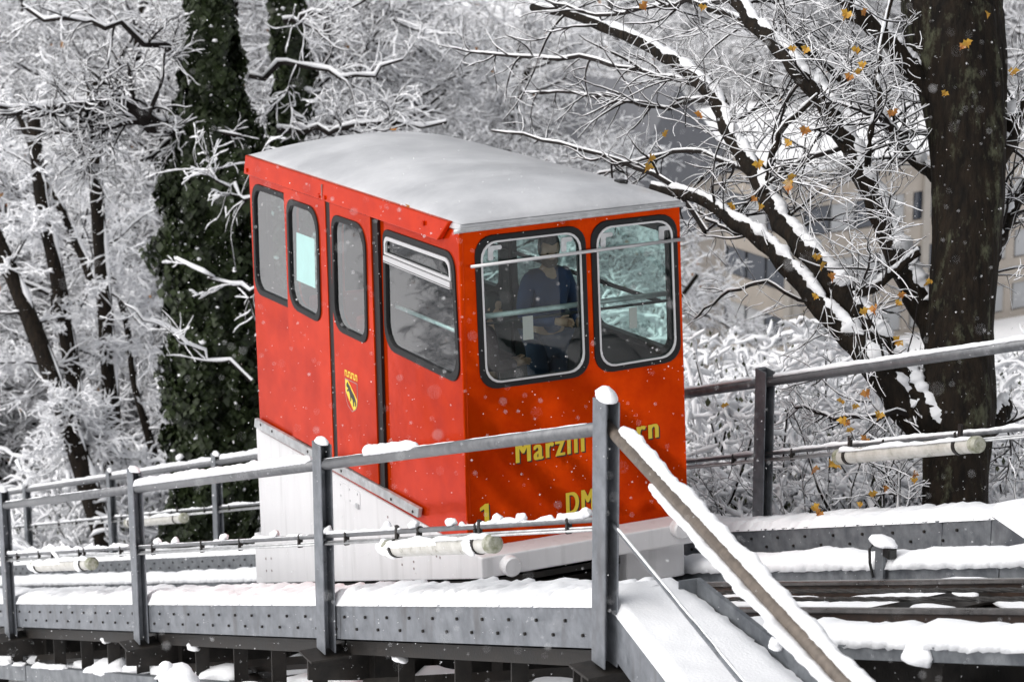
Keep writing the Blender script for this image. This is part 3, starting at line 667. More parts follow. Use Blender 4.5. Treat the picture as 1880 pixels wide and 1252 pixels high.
# doors
dz0 = 0.125
d1 = P_(panel([(-3.69, dz0), (-2.70, dz0), (-2.68, 2.42), (-3.67, 2.42)], [inset(W2, .01)], SL, 0.012, 0.045), 'door', m_red, bevel=0.004)
d2 = P_(panel([(-2.60, dz0), (-1.69, dz0), (-1.675, 2.42), (-2.575, 2.42)], [inset(W3, .01)], SL, 0.012, 0.045), 'door', m_red, bevel=0.004, label='door with the coat of arms')
window(SL, W2, 0.045, 0.052, None, d1, 'window'); window(SL, W3, 0.045, 0.052, None, d2, 'window')
P_(MB().prism([(-2.70, dz0), (-2.60, dz0), (-2.575, 2.42), (-2.68, 2.42)], lambda x, z: SL(x, z, 0.008), lambda x, z: SL(x, z, 0.036)), 'door_seal', m_rubber)
P_(MB().prism([(-1.689, 0.10), (-1.585, 0.10), (-1.56, 2.40), (-1.674, 2.40)], lambda x, z: SL(x, z, 0.004), lambda x, z: SL(x, z, 0.030)), 'door_seal', m_rubber)
P_(MB().prism([(-3.47, 1.60), (-3.02, 1.60), (-3.0, 2.04), (-3.43, 2.04)], lambda x, z: SL(x, z, 0.026), lambda x, z: SL(x, z, 0.029)), 'notice', m_paper, d1)
# fascia over the door gear
fa = [(-4.665, 2.42), (-0.30, 2.42), (-0.09, 2.595), (-4.63, 2.595)]
P_(MB().prism(fa, lambda x, z: SL(x, z, 0.002), lambda x, z: (x, SL(x, z)[1]-0.055+0.012*(z > 2.5), z)), 'fascia', m_red, bevel=0.008)
P_(MB().box(-2.72, -2.712, -1.034, -1.00, 2.43, 2.56), 'fascia_joint', m_grey)
mb = MB()
for x, z in ((-2.78, 2.455), (-2.65, 2.455), (-0.55, 2.52), (-4.58, 2.46)): mb.tube([SL(x, z, 0.05), SL(x, z, 0.065)], 0.02, 8)
P_(mb, 'fascia_bolt', m_red); 
# aluminium sill rail and red skirt strip under it
P_(MB().prism([(-4.69, 0.005), (-0.86, 0.035), (-0.83, 0.12), (-4.66, 0.095)], lambda x, z: SL(x, z, 0.016), lambda x, z: SL(x, z, 0.055)), 'sill_rail', m_alu, bevel=0.006)
mb = MB()
for x in (-4.5, -4.2, -3.3, -2.5, -1.4, -0.95): mb.tube([SL(x, 0.065, 0.05), SL(x, 0.065, 0.061)], 0.013, 8)
P_(mb, 'sill_bolts', m_dark)
# white base
bp = [(-4.79, -0.033), (-4.81, -1.10), (-5.0, -1.115), (-5.01, -1.625), (0.255, -0.205), (0.255, -0.036), (0.0, -0.030)]
P_(MB().prism(bp, lambda x, z: (x, -1.0, z), lambda x, z: (x, 1.0, z)), 'base', m_white, bevel=0.012)
P_(MB().prism([(-4.6, -1.55), (0.0, -0.31), (0.0, -0.36), (-4.6, -1.6)], lambda x, z: (x, -0.86, z), lambda x, z: (x, 0.86, z)), 'underframe', m_dark)
for x in (-4.1, -0.75):
    z = -0.25+0.27*x
    mb = MB().box(x-0.5, x+0.5, -0.72, 0.72, z-0.20, z-0.02)
    for xx in (x-0.36, x+0.36):
        for y in (-0.6, 0.6): mb.tube([(xx, y-0.05, z-0.14+0.27*(xx-x)), (xx, y+0.05, z-0.14+0.27*(xx-x))], 0.17, 20)
    P_(mb, 'bogie', m_dark)
P_(MB().box(-0.42, 0.12, 0.36, 0.90, -0.52, -0.2), 'guard_box', m_white, bevel=0.02)
P_(MB().box(-0.30, 0.10, 0.46, 0.66, -0.60, -0.525), 'guard_flap', m_white)
P_(MB().prism(rpoly([(-2.70, -0.075), (-2.22, -0.072), (-2.23, -0.23), (-2.72, -0.228)], 0.03), lambda x, z: (x, -0.999, z), lambda x, z: (x, -1.006, z)), 'hatch', m_white, bevel=0.002)
mb = MB()
for x in (-2.66, -2.45, -2.27):
    for z in (-0.1, -0.2): mb.tube([(x, -1.006, z), (x, -1.010, z)], 0.009, 6)
mb.box(-2.3, -2.24, -1.02, -1.006, -0.225, -0.185)
P_(mb, 'hatch_fitting', m_alu)
mb = MB()
for x, z in ((-4.7, -1.30), (-4.55, -1.26), (-4.7, -1.42), (-4.55, -1.38), (-1.35, -0.43), (-1.35, -0.5), (-1.1, -0.41), (-1.1, -0.47), (-0.62, -0.24), (-0.55, -0.235), (-1.62, -0.15), (-1.62, -0.2)): mb.tube([(x, -0.998, z), (x, -1.004, z)], 0.011, 6)
P_(mb, 'base_bolts', m_grey)
for y, z in ((-0.765, -0.125), (0.77, -0.055)):
    P_(MB().tube([(0.25, y, z), (0.33, y, z), (0.345, y, z)], [0.082, 0.082, 0.070], 24), 'buffer', m_white, bevel=0.0)
# roof: crowned sheet with rolled edges
nx, ny_ = 56, 36; V = []
for i in range(nx):
    a = -1+2*i/(nx-1); xx = math.copysign(1-(1-abs(a))**1.6, a)
    for j in range(ny_):
        b = -1+2*j/(ny_-1); yy = math.copysign(1-(1-abs(b))**1.6, b)
        e = max(0, 1-abs(xx)**9)**0.5 * max(0, 1-abs(yy)**5)**0.5
        h = 0.055*e + 0.135*(1-yy*yy)*max(0, 1-abs(xx)**6)**0.6
        # rounded plan corners
        px, py = xx*(Lc/2+0.035), yy*(0.985)
        V.append((-Lc/2+px+0.005, py*(1-0.02*abs(xx)**16), 2.585+h*1.0))
q = [(i*ny_+j, (i+1)*ny_+j, (i+1)*ny_+j+1, i*ny_+j+1) for i in range(nx-1) for j in range(ny_-1)]
rb = MB().add(V, q).build('roof', m_roof, car, smooth=True)
P_(MB().box(-Lc-0.03, 0.036, -0.985, 0.985, 2.532, 2.584), 'roof_edge', m_roof, bevel=0.012)
P_(MB().tube([(0.045, -1.035, 2.535), (0.05, -0.98, 2.537), (0.05, 0.98, 2.55), (0.045, 1.0, 2.55)], 0.019, 8), 'drip_rail', m_alu, smooth=True)
P_(MB().box(-0.52, -0.42, 0.66, 0.74, 2.68, 2.715), 'roof_vent', m_black, bevel=0.008)
# front rod, latches, stickers
P_(MB().tube([(0.035, -0.90, 2.245), (0.035, 1.0, 2.265)], 0.014, 10), 'front_rod', m_trim, smooth=True)
for w, y0, y1 in ((gl, -0.74, -0.62), (gl, -0.10, 0.0), (gr, 0.25, 0.36), (gr, 0.78, 0.88)):
    P_(MB().prism(rpoly([(y0, 2.385), (y1, 2.385), (y1, 2.35), (y0+0.045, 2.35), (y0+0.045, 2.27), (y0, 2.27)], 0.015, 3), lambda y, z: FR(y, z, 0.001), lambda y, z: FR(y, z, 0.014)), 'latch', m_alu, w)
P_(MB().box(-0.006, -0.002, -0.45, -0.36, 1.60, 1.79), 'sticker', m_sticker, gl)
P_(MB().box(-0.006, -0.002, 0.50, 0.57, 1.58, 1.75), 'sticker', m_sticker, gr)
# interior bars, driver desk, seats
P_(MB().tube([(-0.14, -0.93, 1.80), (-0.14, 0.93, 1.80)], 0.022, 10), 'guard_bar', m_alu, smooth=True)
P_(MB().tube([(-0.14, -0.93, 1.74), (-0.14, 0.93, 1.74)], 0.012, 8), 'guard_bar', m_inner, smooth=True)
P_(MB().tube([(-0.25, 0.91, 1.72), (-4.4, 0.91, 1.72)], 0.02, 8), 'guard_bar', m_inner, smooth=True)
P_(MB().tube([(-0.2, -0.90, 1.68), (-1.5, -0.90, 1.68)], 0.018, 8), 'guard_bar', m_alu, smooth=True)
P_(MB().box(-0.42, -0.07, -0.92, 0.92, 0.09, 1.12), 'driver_desk', m_inner, bevel=0.02)
for y in (-0.30, 0.5):
    P_(MB().tube([(-2.2, y, 0.08), (-2.2, y, 2.49)], 0.02, 8), 'pole', m_inner, smooth=True)
for x in (-3.6, -2.5):
    P_(MB().box(x-0.04, x+0.04, -0.85, -0.25, 0.9, 1.42), 'seat_back', m_seat, bevel=0.03)
    P_(MB().box(x, x+0.42, -0.85, -0.25, 0.48, 0.56), 'seat', m_seat, bevel=0.03)
P_(MB().box(-1.62, -1.55, -0.93, -0.35, 0.09, 2.48), 'partition_post', m_inner)
for x, y, k in ((-4.3, 0.33, 0), (-0.95, -0.97, 1)):
    V, F = leaf_mesh(0.09, 40+k); fo = MB().add(V, None, F).build('fallen_leaf', m_leaf2)
    zz = 2.60 if k else 2.755; fo.location = (x*math.cos(PH)-zz*math.sin(PH), y, x*math.sin(PH)+zz*math.cos(PH)); fo.rotation_euler = (.1, -.1, k*2)
    tag(fo, ['small brown leaf lying on the rear of the grey car roof', 'small brown leaf stuck at the left edge of the grey car roof'][k], 'leaf')
# ---- writing on the front
def text_mesh(txt, y0, y1, zb, zt, off, mat, name, dy=0, dzz=0, slope=0.0):
    cu = bpy.data.curves.new('t', 'FONT'); cu.body = txt; cu.size = 1; cu.offset = 0.0; cu.resolution_u = 6; cu.space_character = 1.22
    cu.extrude = 0.0
    o = bpy.data.objects.new('t', cu); COL.objects.link(o); bpy.context.view_layer.update()
    me = bpy.data.meshes.new_from_object(o.evaluated_get(bpy.context.evaluated_depsgraph_get())); bpy.data.objects.remove(o); bpy.data.curves.remove(cu)
    P = np.array([v.co[:] for v in me.vertices]); mn = P.min(0); mx = P.max(0)
    for v, p in zip(me.vertices, P):
        a = (p[0]-mn[0])/(mx[0]-mn[0]); b = (p[1]-mn[1])/(mx[1]-mn[1])
        v.co = (off, y0+(y1-y0)*a+dy, zb+(zt-zb)*b+dzz+slope*(y1-y0)*a)
    bm = bmesh.new(); bm.from_mesh(me); g0 = bm.verts[:]+bm.edges[:]+bm.faces[:]
    for k, sh in enumerate((-.008, .008, -.004, .004)):
        d = bmesh.ops.duplicate(bm, geom=g0); bmesh.ops.translate(bm, vec=(-.00018*(k+1), sh, 0), verts=[e for e in d['geom'] if isinstance(e, bmesh.types.BMVert)])
    bm.to_mesh(me); bm.free()
    me.materials.clear(); me.materials.append(mat); me.name = name
    ob = bpy.data.objects.new(name, me); COL.objects.link(ob); ob.parent = car
    return ob
for txt, a, b, z0, z1, sl_ in (('Marzili', -0.547, 0.055, 0.613, 0.797, 0.02), ('Bern', 0.275, 0.735, 0.64, 0.815, 0.02), ('DM', -0.112, 0.13, 0.128, 0.305, 0.02)):
    text_mesh(txt, a, b, z0, z1, 0.0035, m_black, 'letter_shadow', 0.012, -0.012, sl_)
    text_mesh(txt, a, b, z0, z1, 0.006, m_yellow, 'lettering', 0, 0, sl_)
one = [(-0.845, 0.158), (-0.805, 0.158), (-0.805, 0.322), (-0.835, 0.322), (-0.882, 0.295), (-0.882, 0.268), (-0.845, 0.282)]
P_(MB().prism([(y+.012, z-.012) for y, z in one], lambda y, z: FR(y, z, 0.002), lambda y, z: FR(y, z, 0.0035)), 'letter_shadow', m_black)
P_(MB().prism(one, lambda y, z: FR(y, z, 0.004), lambda y, z: FR(y, z, 0.006)), 'lettering', m_yellow)
# ---- coat of arms on the door
EX, EZ, ES = -2.22, 0.80, 0.145
def em(pts, o0, o1, mat, name, flip=False):
    P_(MB().prism([(EX+a*ES, EZ+b*ES) for a, b in pts], lambda x, z: SL(x, z, o0), lambda x, z: SL(x, z, o1)), name, mat, d2)
shield = [(-0.95, 0.85), (0.95, 0.85), (0.95, -0.1), (0.85, -0.5), (0.6, -0.8), (0.0, -1.05), (-0.6, -0.8), (-0.85, -0.5), (-0.95, -0.1)]
em(shield, 0.046, 0.0468, m_grey, 'shield_outline'); em([(a*0.93, b*0.94) for a, b in shield], 0.047, 0.0478, m_red, 'shield_field')
em([(-0.88, 0.79), (-0.45, 0.79), (0.88, -0.15), (0.79, -0.52), (0.55, -0.78), (0.25, -0.90), (-0.88, 0.05)], 0.048, 0.0488, m_yellow, 'shield_bend')
em([(-0.62, 0.62), (-0.50, 0.70), (-0.40, 0.58), (-0.22, 0.50), (0.05, 0.28), (0.42, 0.05), (0.66, -0.18), (0.74, -0.45), (0.62, -0.62), (0.52, -0.58), (0.54, -0.40), (0.42, -0.32), (0.38, -0.62), (0.24, -0.70), (0.22, -0.56), (0.18, -0.28), (0.0, -0.16), (-0.06, -0.40), (-0.22, -0.42), (-0.18, -0.22), (-0.24, 0.02), (-0.36, 0.16), (-0.62, 0.08), (-0.66, 0.16), (-0.44, 0.30), (-0.70, 0.38), (-0.72, 0.50)], 0.049, 0.0498, m_black, 'bear')
for k in range(4):
    x = -0.95+k*0.52; em([(x, 0.98), (x, 1.36), (x+0.36, 1.36), (x+0.36, 0.98), (x+0.27, 0.98), (x+0.27, 1.26), (x+0.09, 1.26), (x+0.09, 0.98)], 0.046, 0.0468, m_yellow, 'crown_line')
    if k < 3: em([(x+0.36, 0.98), (x+0.36, 1.07), (x+0.52, 1.07), (x+0.52, 0.98)], 0.0462, 0.0470, m_yellow, 'crown_line')

# ------------------------------------------------------------------ people in the car
def skinmesh(name, verts, edges, radii, mat, parent=None, sub=2, root=0):
    me = bpy.data.meshes.new(name); me.from_pydata(verts, edges, []); o = bpy.data.objects.new(name, me); COL.objects.link(o)
    md = o.modifiers.new('skin', 'SKIN'); sv = me.skin_vertices[0].data
    for i, r in enumerate(radii): sv[i].radius = (r, r) if not hasattr(r, '__len__') else r
    sv[root].use_root = True
    sb = o.modifiers.new('sub', 'SUBSURF'); sb.levels = sb.render_levels = sub
    me.materials.append(mat); md.use_smooth_shade = True
    if parent: o.parent = parent
    return o
def person(loc, rz, label, jacket, trousers, hair, h=1.76, beard=False, long_hair=False, head=(0, 0)):
    r = thing('person', loc, label, 'person', rot=(0, 0, rz)); s = h/1.76
    # joints (facing +X): pelvis, spine, neck, arms, legs
    J = {'pel': (0, 0, .95), 'bel': (0, 0, 1.10), 'che': (0.01, 0, 1.30), 'nec': (0.0, 0, 1.47), 'nk2': (0.02, 0, 1.54),
         'sl': (0, .18, 1.41), 'el': (0.04, .27, 1.14), 'wl': (0.26, .12, 1.10), 'sr': (0, -.18, 1.41), 'er': (0.04, -.27, 1.14), 'wr': (0.26, -.10, 1.13),
         'hl': (0, .095, .90), 'kl': (0.03, .10, .50), 'al': (0, .10, .08), 'tl': (0.14, .11, .04), 'hr': (0, -.095, .90), 'kr': (0.03, -.10, .50), 'ar': (0, -.10, .08), 'tr': (0.14, -.11, .04)}
    E = [('pel', 'bel'), ('bel', 'che'), ('che', 'nec'), ('nec', 'nk2'), ('che', 'sl'), ('sl', 'el'), ('el', 'wl'), ('che', 'sr'), ('sr', 'er'), ('er', 'wr'), ('pel', 'hl'), ('hl', 'kl'), ('kl', 'al'), ('al', 'tl'), ('pel', 'hr'), ('hr', 'kr'), ('kr', 'ar'), ('ar', 'tr')]
    R = {'pel': .12, 'bel': .115, 'che': .125, 'nec': .06, 'nk2': .052, 'sl': .06, 'el': .042, 'wl': .028, 'sr': .06, 'er': .042, 'wr': .028, 'hl': .085, 'kl': .058, 'al': .04, 'tl': .032, 'hr': .085, 'kr': .058, 'ar': .04, 'tr': .032}
    def sk(name, ks, mat, extra, root):
        id_ = {k: i for i, k in enumerate(ks)}
        return skinmesh(name, [tuple(np.array(J[k])*s) for k in ks], [(id_[a], id_[b]) for a, b in E if a in id_ and b in id_], [(R[k]+extra)*s for k in ks], mat, r, 2, id_[root])
    sk('body', list(J), m_skin, 0.0, 'pel')
    sk('jacket', ['pel', 'bel', 'che', 'sl', 'el', 'wl', 'sr', 'er', 'wr', 'nec'], jacket, 0.022, 'pel')
    sk('trousers', ['pel', 'hl', 'kl', 'al', 'hr', 'kr', 'ar'], trousers, 0.016, 'pel')
    # head
    hd = bpy.data.objects.new('head', None)
    V = ICO_V.copy()
    for i, p in enumerate(V):
        x, y, z = p; x *= 0.100; y *= 0.078*(1-0.12*max(0, -z)); z *= 0.125
        if p[0] > 0.1 and p[2] < -0.2: x *= 0.96
        V[i] = (x, y, z)
    mb = MB().add(V, None, ICO_F)
    mb.add(ICO1_V*np.array([.022, .014, .022])+np.array([.100, 0, -.012]), None, ICO1_F)         # nose
    for sy in (-1, 1): mb.add(ICO1_V*np.array([.018, .010, .030])+np.array([-.005, sy*.078, -.005]), None, ICO1_F)
    mb.add(ICO1_V*np.array([.012, .026, .007])+np.array([.086, 0, -.058]), None, ICO1_F)
    # hands: palm, four fingers, thumb
    tz, ty = head
    rotm = np.array(Euler((0, ty, tz)).to_matrix())
    mb.v = [v@rotm.T for v in mb.v]
    off = np.array([0.035, 0, 1.645])
    o = mb.build('head', m_skin, r, smooth=True); o.location = off*s; o.scale = (s, s, s)
    o.name = 'head'
    eb = MB()
    for sy in (-1, 1): eb.add((ICO1_V*np.array([.007, .012, .008])+np.array([.090, sy*.032, .008]))@rotm.T, None, ICO1_F)
    eb.build('eyes', m_hair, o)
    H_ = ICO_V.copy(); H_ = H_*np.array([.109, .088, .130])+np.array([-.012, 0, .016])
    keep = [f for f in ICO_F if not (np.mean(H_[f], 0)[0] > .045 and np.mean(H_[f], 0)[2] < .075) and np.mean(H_[f], 0)[2] > (-.14 if long_hair else -.05)]
    MB().add(H_@rotm.T, None, keep).build('hair', hair, o, smooth=True)
    if long_hair: MB().add((ICO_V*np.array([.07, .10, .18])+np.array([-.05, 0, -.10]))@rotm.T, None, ICO_F).build('hair', hair, o, smooth=True)
    if beard:
        B_ = ICO_V*np.array([.062, .066, .062])+np.array([.045, 0, -.072]); MB().add(B_@rotm.T, None, [f for f in ICO_F if np.mean(B_[f], 0)[2] < -.045]).build('beard', m_beard, o, smooth=True)
    hb = MB()
    for sy, w in ((1, J['wl']), (-1, J['wr'])):
        w = np.array(w); d = np.array([.8, -sy*.5, 0.0]); d /= np.linalg.norm(d); sd_ = np.array([d[1], -d[0], 0])*sy
        hb.tube([w-d*.03, w+d*.03, w+d*.09], [.026, .034, .036], 8)
        for k, ln_ in enumerate((.070, .080, .075, .060)):
            b0_ = w+d*.085+np.array([0, 0, .026-.017*k]); hb.tube([b0_, b0_+d*ln_*.5+sd_*.006, b0_+d*ln_*.8-sd_*.03], [.0095, .009, .007], 6)
        b0_ = w+d*.035+np.array([0, 0, .03]); hb.tube([b0_, b0_+d*.03+np.array([0, 0, .022]), b0_+d*.06+np.array([0, 0, .026])], [.012, .010, .008], 6)
    o = hb.build('hands', m_skin, r, smooth=True); o.scale = (s, s, s)
    return r
fz = 0.08
def cw(x, y, z):
    return (x*math.cos(PH)-z*math.sin(PH), y, x*math.sin(PH)+z*math.cos(PH))
man = person(cw(-0.82, 0.12, fz+0.36), math.radians(12), 'man in a dark blue jacket with a beard standing behind the left front window', m_navy, m_jean, m_hair, 1.86, True, False, (math.radians(-25), 0.25))
wom = person(cw(-0.62, -0.52, fz+0.26), math.radians(70), 'person in a dark maroon coat with long dark hair behind the front window', m_maroon, m_inner, m_hair, 1.56, False, True, (math.radians(-10), 0.3))

# ------------------------------------------------------------------ trees
class Tree:
    """Recursive branching; collects bark and snow polylines."""
    def __init__(s, seed): s.r = np.random.RandomState(seed); s.b = []; s.s = []; s.sk = 0.8; s.so = 0.75; s.rmin = 0.0028
    def line(s, P, R, sides, snow=1.0, smin=0.012):
        P = np.asarray(P); R = np.asarray(R); s.b.append((P, R, sides))
        if snow > 0:
            t = np.gradient(P, axis=0); t /= (np.linalg.norm(t, axis=1)[:, None]+1e-9)
            flat = np.clip(1.25-np.abs(t[:, 2])**2, 0.15, 1.0)
            u = np.cross(t, [0, 0, 1.]); u /= (np.linalg.norm(u, axis=1)[:, None]+1e-6); w = np.cross(u, t)
            rs = np.minimum(np.maximum(R*s.sk, smin*snow), .05)*flat*s.r.uniform(.55, 1.35, len(P))
            rs[-1] *= 0.5
            s.s.append((P+w*(R*s.so+rs*0.45)[:, None], rs, 4 if sides < 6 else 7))
    def walk(s, p, d, L, n, wig, up):
        P = [np.array(p, float)]; d = np.array(d, float); cu = s.r.normal(0, 1, 3); cu -= d*(cu@d); cu *= s.r.uniform(.2, 1.0)*2.2*wig/(np.linalg.norm(cu)+1e-6)
        for k in range(n):
            d = d+cu*(1 if k < n*.6 else -.7)+s.r.normal(0, wig*.75, 3)+np.array([0, 0, up]); d /= np.linalg.norm(d); P.append(P[-1]+d*L/n)
        return np.array(P)
    def grow(s, p, d, L, r0, lev, cfg):
        c = cfg[lev]; n = c['n']; P = s.walk(p, d, L, n, c['wig'], c['up']); R = np.linspace(r0, r0*c.get('tip', .35), n+1)
        s.line(P, R, c['sides'], c.get('snow', 1), c.get('smin', .012))
        if lev+1 < len(cfg): s.kids(P, R, L, lev, cfg)
    def kids(s, P, R, L, lev, cfg, lo=None):
        c = cfg[lev]; n = len(P)-1; k = s.r.poisson(c['kids']) if c['kids'] < 30 else c['kids']
        for _ in range(max(1, k)):
            f = s.r.uniform(c.get('lo', .2) if lo is None else lo, 1.0)*n; i = min(n-1, int(f)); q = P[i]+(P[i+1]-P[i])*(f-i)
            t = P[i+1]-P[i]; t = t/(np.linalg.norm(t)+1e-9); a = s.r.normal(0, 1, 3); a -= t*(a@t); a[2] *= c.get('flat', .7); a /= (np.linalg.norm(a)+1e-9)
            an = math.radians(s.r.uniform(*c.get('ang', (35, 75)))); d = t*math.cos(an)+a*math.sin(an)
            s.grow(q, d, L*s.r.uniform(*c.get('len', (.3, .55)))*(1.1-.5*f/n), max(s.rmin, R[i]*c.get('rr', .55)), lev+1, cfg)
    def meshes(s):
        B = MB(); W = MB()
        for P, R, k in s.b: B.tube(P, R, k, caps=False)
        for P, R, k in s.s: W.tube(P, R, k, caps=False)
        return B, W

CFG = [dict(n=9, wig=.05, up=.0, sides=8, kids=16, lo=.2, ang=(45, 85), len=(.30, .55), rr=.36, snow=.3, flat=.5, smin=.01),
       dict(n=10, wig=.12, up=.01, sides=5, kids=10, lo=.1, ang=(30, 65), len=(.3, .55), rr=.5, smin=.025, flat=.55),
       dict(n=9, wig=.16, up=.0, sides=4, kids=7.5, lo=.1, ang=(22, 55), len=(.4, .8), rr=.55, smin=.019, flat=.6),
       dict(n=7, wig=.19, up=-.01, sides=3, kids=3.0, lo=.15, ang=(20, 55), len=(.5, .95), rr=.75, smin=.0150),
       dict(n=5, wig=.20, up=-.01, sides=3, kids=0, smin=.0125)]
def bg_leaves(tr, n, size, rs):
    mb = MB(); ends = [P[-1] for P, R, k in tr.b if k <= 3]
    for i in range(n):
        V, F = leaf_mesh(size*rs.uniform(.7, 1.3), i); R_ = np.array(Euler((rs.uniform(0, 6), rs.uniform(0, 6), rs.uniform(0, 6))).to_matrix())
        mb.add(V@R_.T+ends[rs.randint(len(ends))]-np.array([0, 0, .04]), None, F)
    return mb

# maple at the right: limbs traced by eye, in real depth behind the far walkway
DM = 23.2
mp_base = pix(1752, 1010, DM)
maple = thing('maple_tree', tuple(mp_base), 'big dark maple with thick snowy limbs and a few yellow leaves behind the far railing', 'tree')

def px_poly(pts, r, dd=0.0, n=14, seed=0):
    P = np.array([pix(u, v, DM+d) for u, v, d in pts]); P = np.array([p if p[1] > 2.75+.25*d else at(u, v, 2.75+.25*d) for p, (u, v, d) in zip(P, pts)]); t = np.linspace(0, 1, len(P)); tt = np.linspace(0, 1, n)
    # smooth resample
    Q = np.stack([np.interp(tt, t, P[:, k]) for k in range(3)], 1); Q[1:-1] = (Q[:-2]+2*Q[1:-1]+Q[2:])/4
    return Q
ppm = FPX/DM
trunkP = px_poly([(1755, 1200, 0), (1757, 1000, 0), (1752, 860, 0), (1762, 740, 0), (1762, 600, 0), (1775, 440, 0), (1780, 300, 0), (1765, 150, 0), (1748, 20, 0), (1742, -120, .2), (1735, -300, .3)], 0, n=26)
NR, NS = 110, 84
tt_ = np.linspace(0, 1, NR); t26 = np.linspace(0, 1, 26)
trunkP = np.stack([np.interp(tt_, t26, trunkP[:, k]) for k in range(3)], 1)
tw = np.interp(tt_, np.linspace(0, 1, 11), np.array([66, 58, 60, 68, 60, 62, 69, 82, 94, 92, 80]))/ppm
jit = np.ones((NR, NS))
for i in range(NR):
    z = i*.105
    for j in range(NS):
        a = 2*math.pi*j/NS; ca, sa = math.cos(a), math.sin(a)
        jit[i, j] = 1+0.07*nz(ca*1.5, sa*1.5, z*.6)+0.045*nz(ca*4+z*.3, sa*4, z*.8)-0.055*abs(nz(ca*11, sa*11, z*1.3))-0.03*abs(nz(ca*20, sa*20, z*2.5+5))+.02
reloc(MB().tube(trunkP, tw, NS, jit=jit).build('trunk', m_bark_maple, smooth=True), maple)
LIMBS = [  # (points u,v,depth offset), r0 px, r1 px
 ([(1700, 800, 0), (1650, 735, -.1), (1590, 650, -.2), (1515, 575, -.2), (1460, 500, -.3), (1400, 440, -.3), (1345, 400, -.4), (1290, 365, -.5), (1200, 345, -.6)], 34, 9),
 ([(1715, 790, -.1), (1660, 690, .0), (1600, 610, .1), (1550, 545, .2), (1500, 480, .2), (1440, 410, .3), (1400, 345, .4), (1350, 260, .5), (1310, 170, .6), (1250, 120, .7), (1190, 85, .8), (1080, 35, .9), (980, 12, 1.0)], 34, 8),
 ([(1730, 640, .1), (1690, 560, .2), (1660, 490, .2), (1625, 420, .3), (1595, 340, .3), (1545, 240, .4), (1490, 155, .4), (1440, 95, .5), (1390, 50, .5), (1330, -30, .6)], 32, 15),
 ([(1720, 180, -.1), (1680, 135, -.1), (1640, 85, -.2), (1600, 50, -.2), (1560, 15, -.3), (1520, -50, -.3)], 24, 14),
 ([(1800, 330, .1), (1835, 280, .2), (1862, 225, .2), (1890, 165, .2), (1930, 60, .3)], 26, 18),
 ([(1800, 520, .5), (1830, 440, .8), (1860, 380, .9), (1900, 310, 1.0)], 22, 14),
 ([(1720, 330, .6), (1680, 290, .8), (1640, 240, .9), (1580, 180, 1.0), (1520, 120, 1.2), (1420, 60, 1.4), (1300, 20, 1.6)], 15, 5),
 ([(1560, 548, .2), (1600, 535, .0), (1640, 500, -.1), (1690, 465, -.1)], 10, 7),
 ([(1400, 345, .4), (1420, 300, .3), (1430, 240, .1), (1500, 175, -.2)], 9, 4),
 ([(1800, 800, .1), (1830, 760, .2), (1845, 745, .3)], 26, 20),
 ([(1590, 300, -.1), (1600, 240, -.3), (1615, 190, -.4), (1612, 110, -.5), (1640, -10, -.6)], 7, 4),
]
CF2 = [dict(n=12, wig=.10, up=.012, sides=5, kids=7, lo=.1, ang=(25, 65), len=(.35, .75), rr=.6, smin=.0065, flat=.8, tip=.25),
       dict(n=9, wig=.12, up=.0, sides=4, kids=3.2, lo=.1, ang=(25, 65), len=(.35, .65), rr=.7, smin=.005),
       dict(n=6, wig=.14, up=0, sides=3, kids=0, smin=.0042)]
tm = Tree(5); tm.sk = 0.55; tm.so = 0.95
for pts, r0, r1 in LIMBS:
    n = len(pts)*3; P = px_poly(pts, 0, n=n); P = P+np.random.RandomState(int(r0*7+r1)).normal(0, .012, P.shape); R = np.linspace(r0, r1, n)*((P-CP)@FW)/FPX*0.92
    jt = np.array([[1+0.22*nz(k*1.3, i*.9, r0) for k in range(10)] for i in range(n)])
    reloc(MB().tube(P, R, 10, jit=jt).build('limb', m_bark, smooth=True), maple)
    # snow lodged on the upper side in patches
    t = np.gradient(P, axis=0); t /= np.linalg.norm(t, axis=1)[:, None]; u = np.cross(t, [0, 0, 1.]); u /= (np.linalg.norm(u, axis=1)[:, None]+1e-6); w = np.cross(u, t)
    w = np.where(w[:, 2:3] < 0, -w, w)
    n3 = n*9; ii = np.linspace(0, n-1, n3); Pi = np.stack([np.interp(ii, np.arange(n), (P+w*R[:, None]*.62+np.array([0, 0, .02]))[:, k]) for k in range(3)], 1); Ri = np.interp(ii, np.arange(n), R)
    rs_ = np.random.RandomState(int(r0+r1*3)); prof = np.array([max(.10,   .50+.60*nz(k*.10, r0, r1)+.30*nz(k*.20, r1, r0)+.12*nz(k*.5, r1, r0)) for k in range(n3)])*rs_.uniform(.95, 1.05, n3)
    if r0 < 12: prof *= 1.15
    jt = np.array([[1+0.22*nz(k*1.1, i*.16, r0+9)+0.16*nz(k*2.0, i*.45, r0+3)+0.10*nz(k*3.3, i*1.1, r1) for k in range(12)] for i in range(n3)])
    sn = MB().tube(Pi, Ri*prof, 12, jit=jt)
    reloc(stuff(sn.build('limb_snow', m_snow, smooth=True)), maple)
    L = np.linalg.norm(np.diff(P, axis=0), axis=1).sum()
    for _ in range(int(3+L*(4.2 if r0 != 34 else 2.6))):
        f = tm.r.uniform(.12, 1)*(n-1); i = min(n-2, int(f)); q_ = P[i]; tt = P[i+1]-P[i]; tt /= np.linalg.norm(tt)
        a = tm.r.normal(0, 1, 3); a -= tt*(a@tt); a /= np.linalg.norm(a); an = math.radians(tm.r.uniform(35, 80))
        d_ = tt*math.cos(an)+a*math.sin(an); 
        tm.grow(q_, d_, tm.r.uniform(.6, 1.8), max(.006, min(.015, R[i]*.3)), 0, CF2)
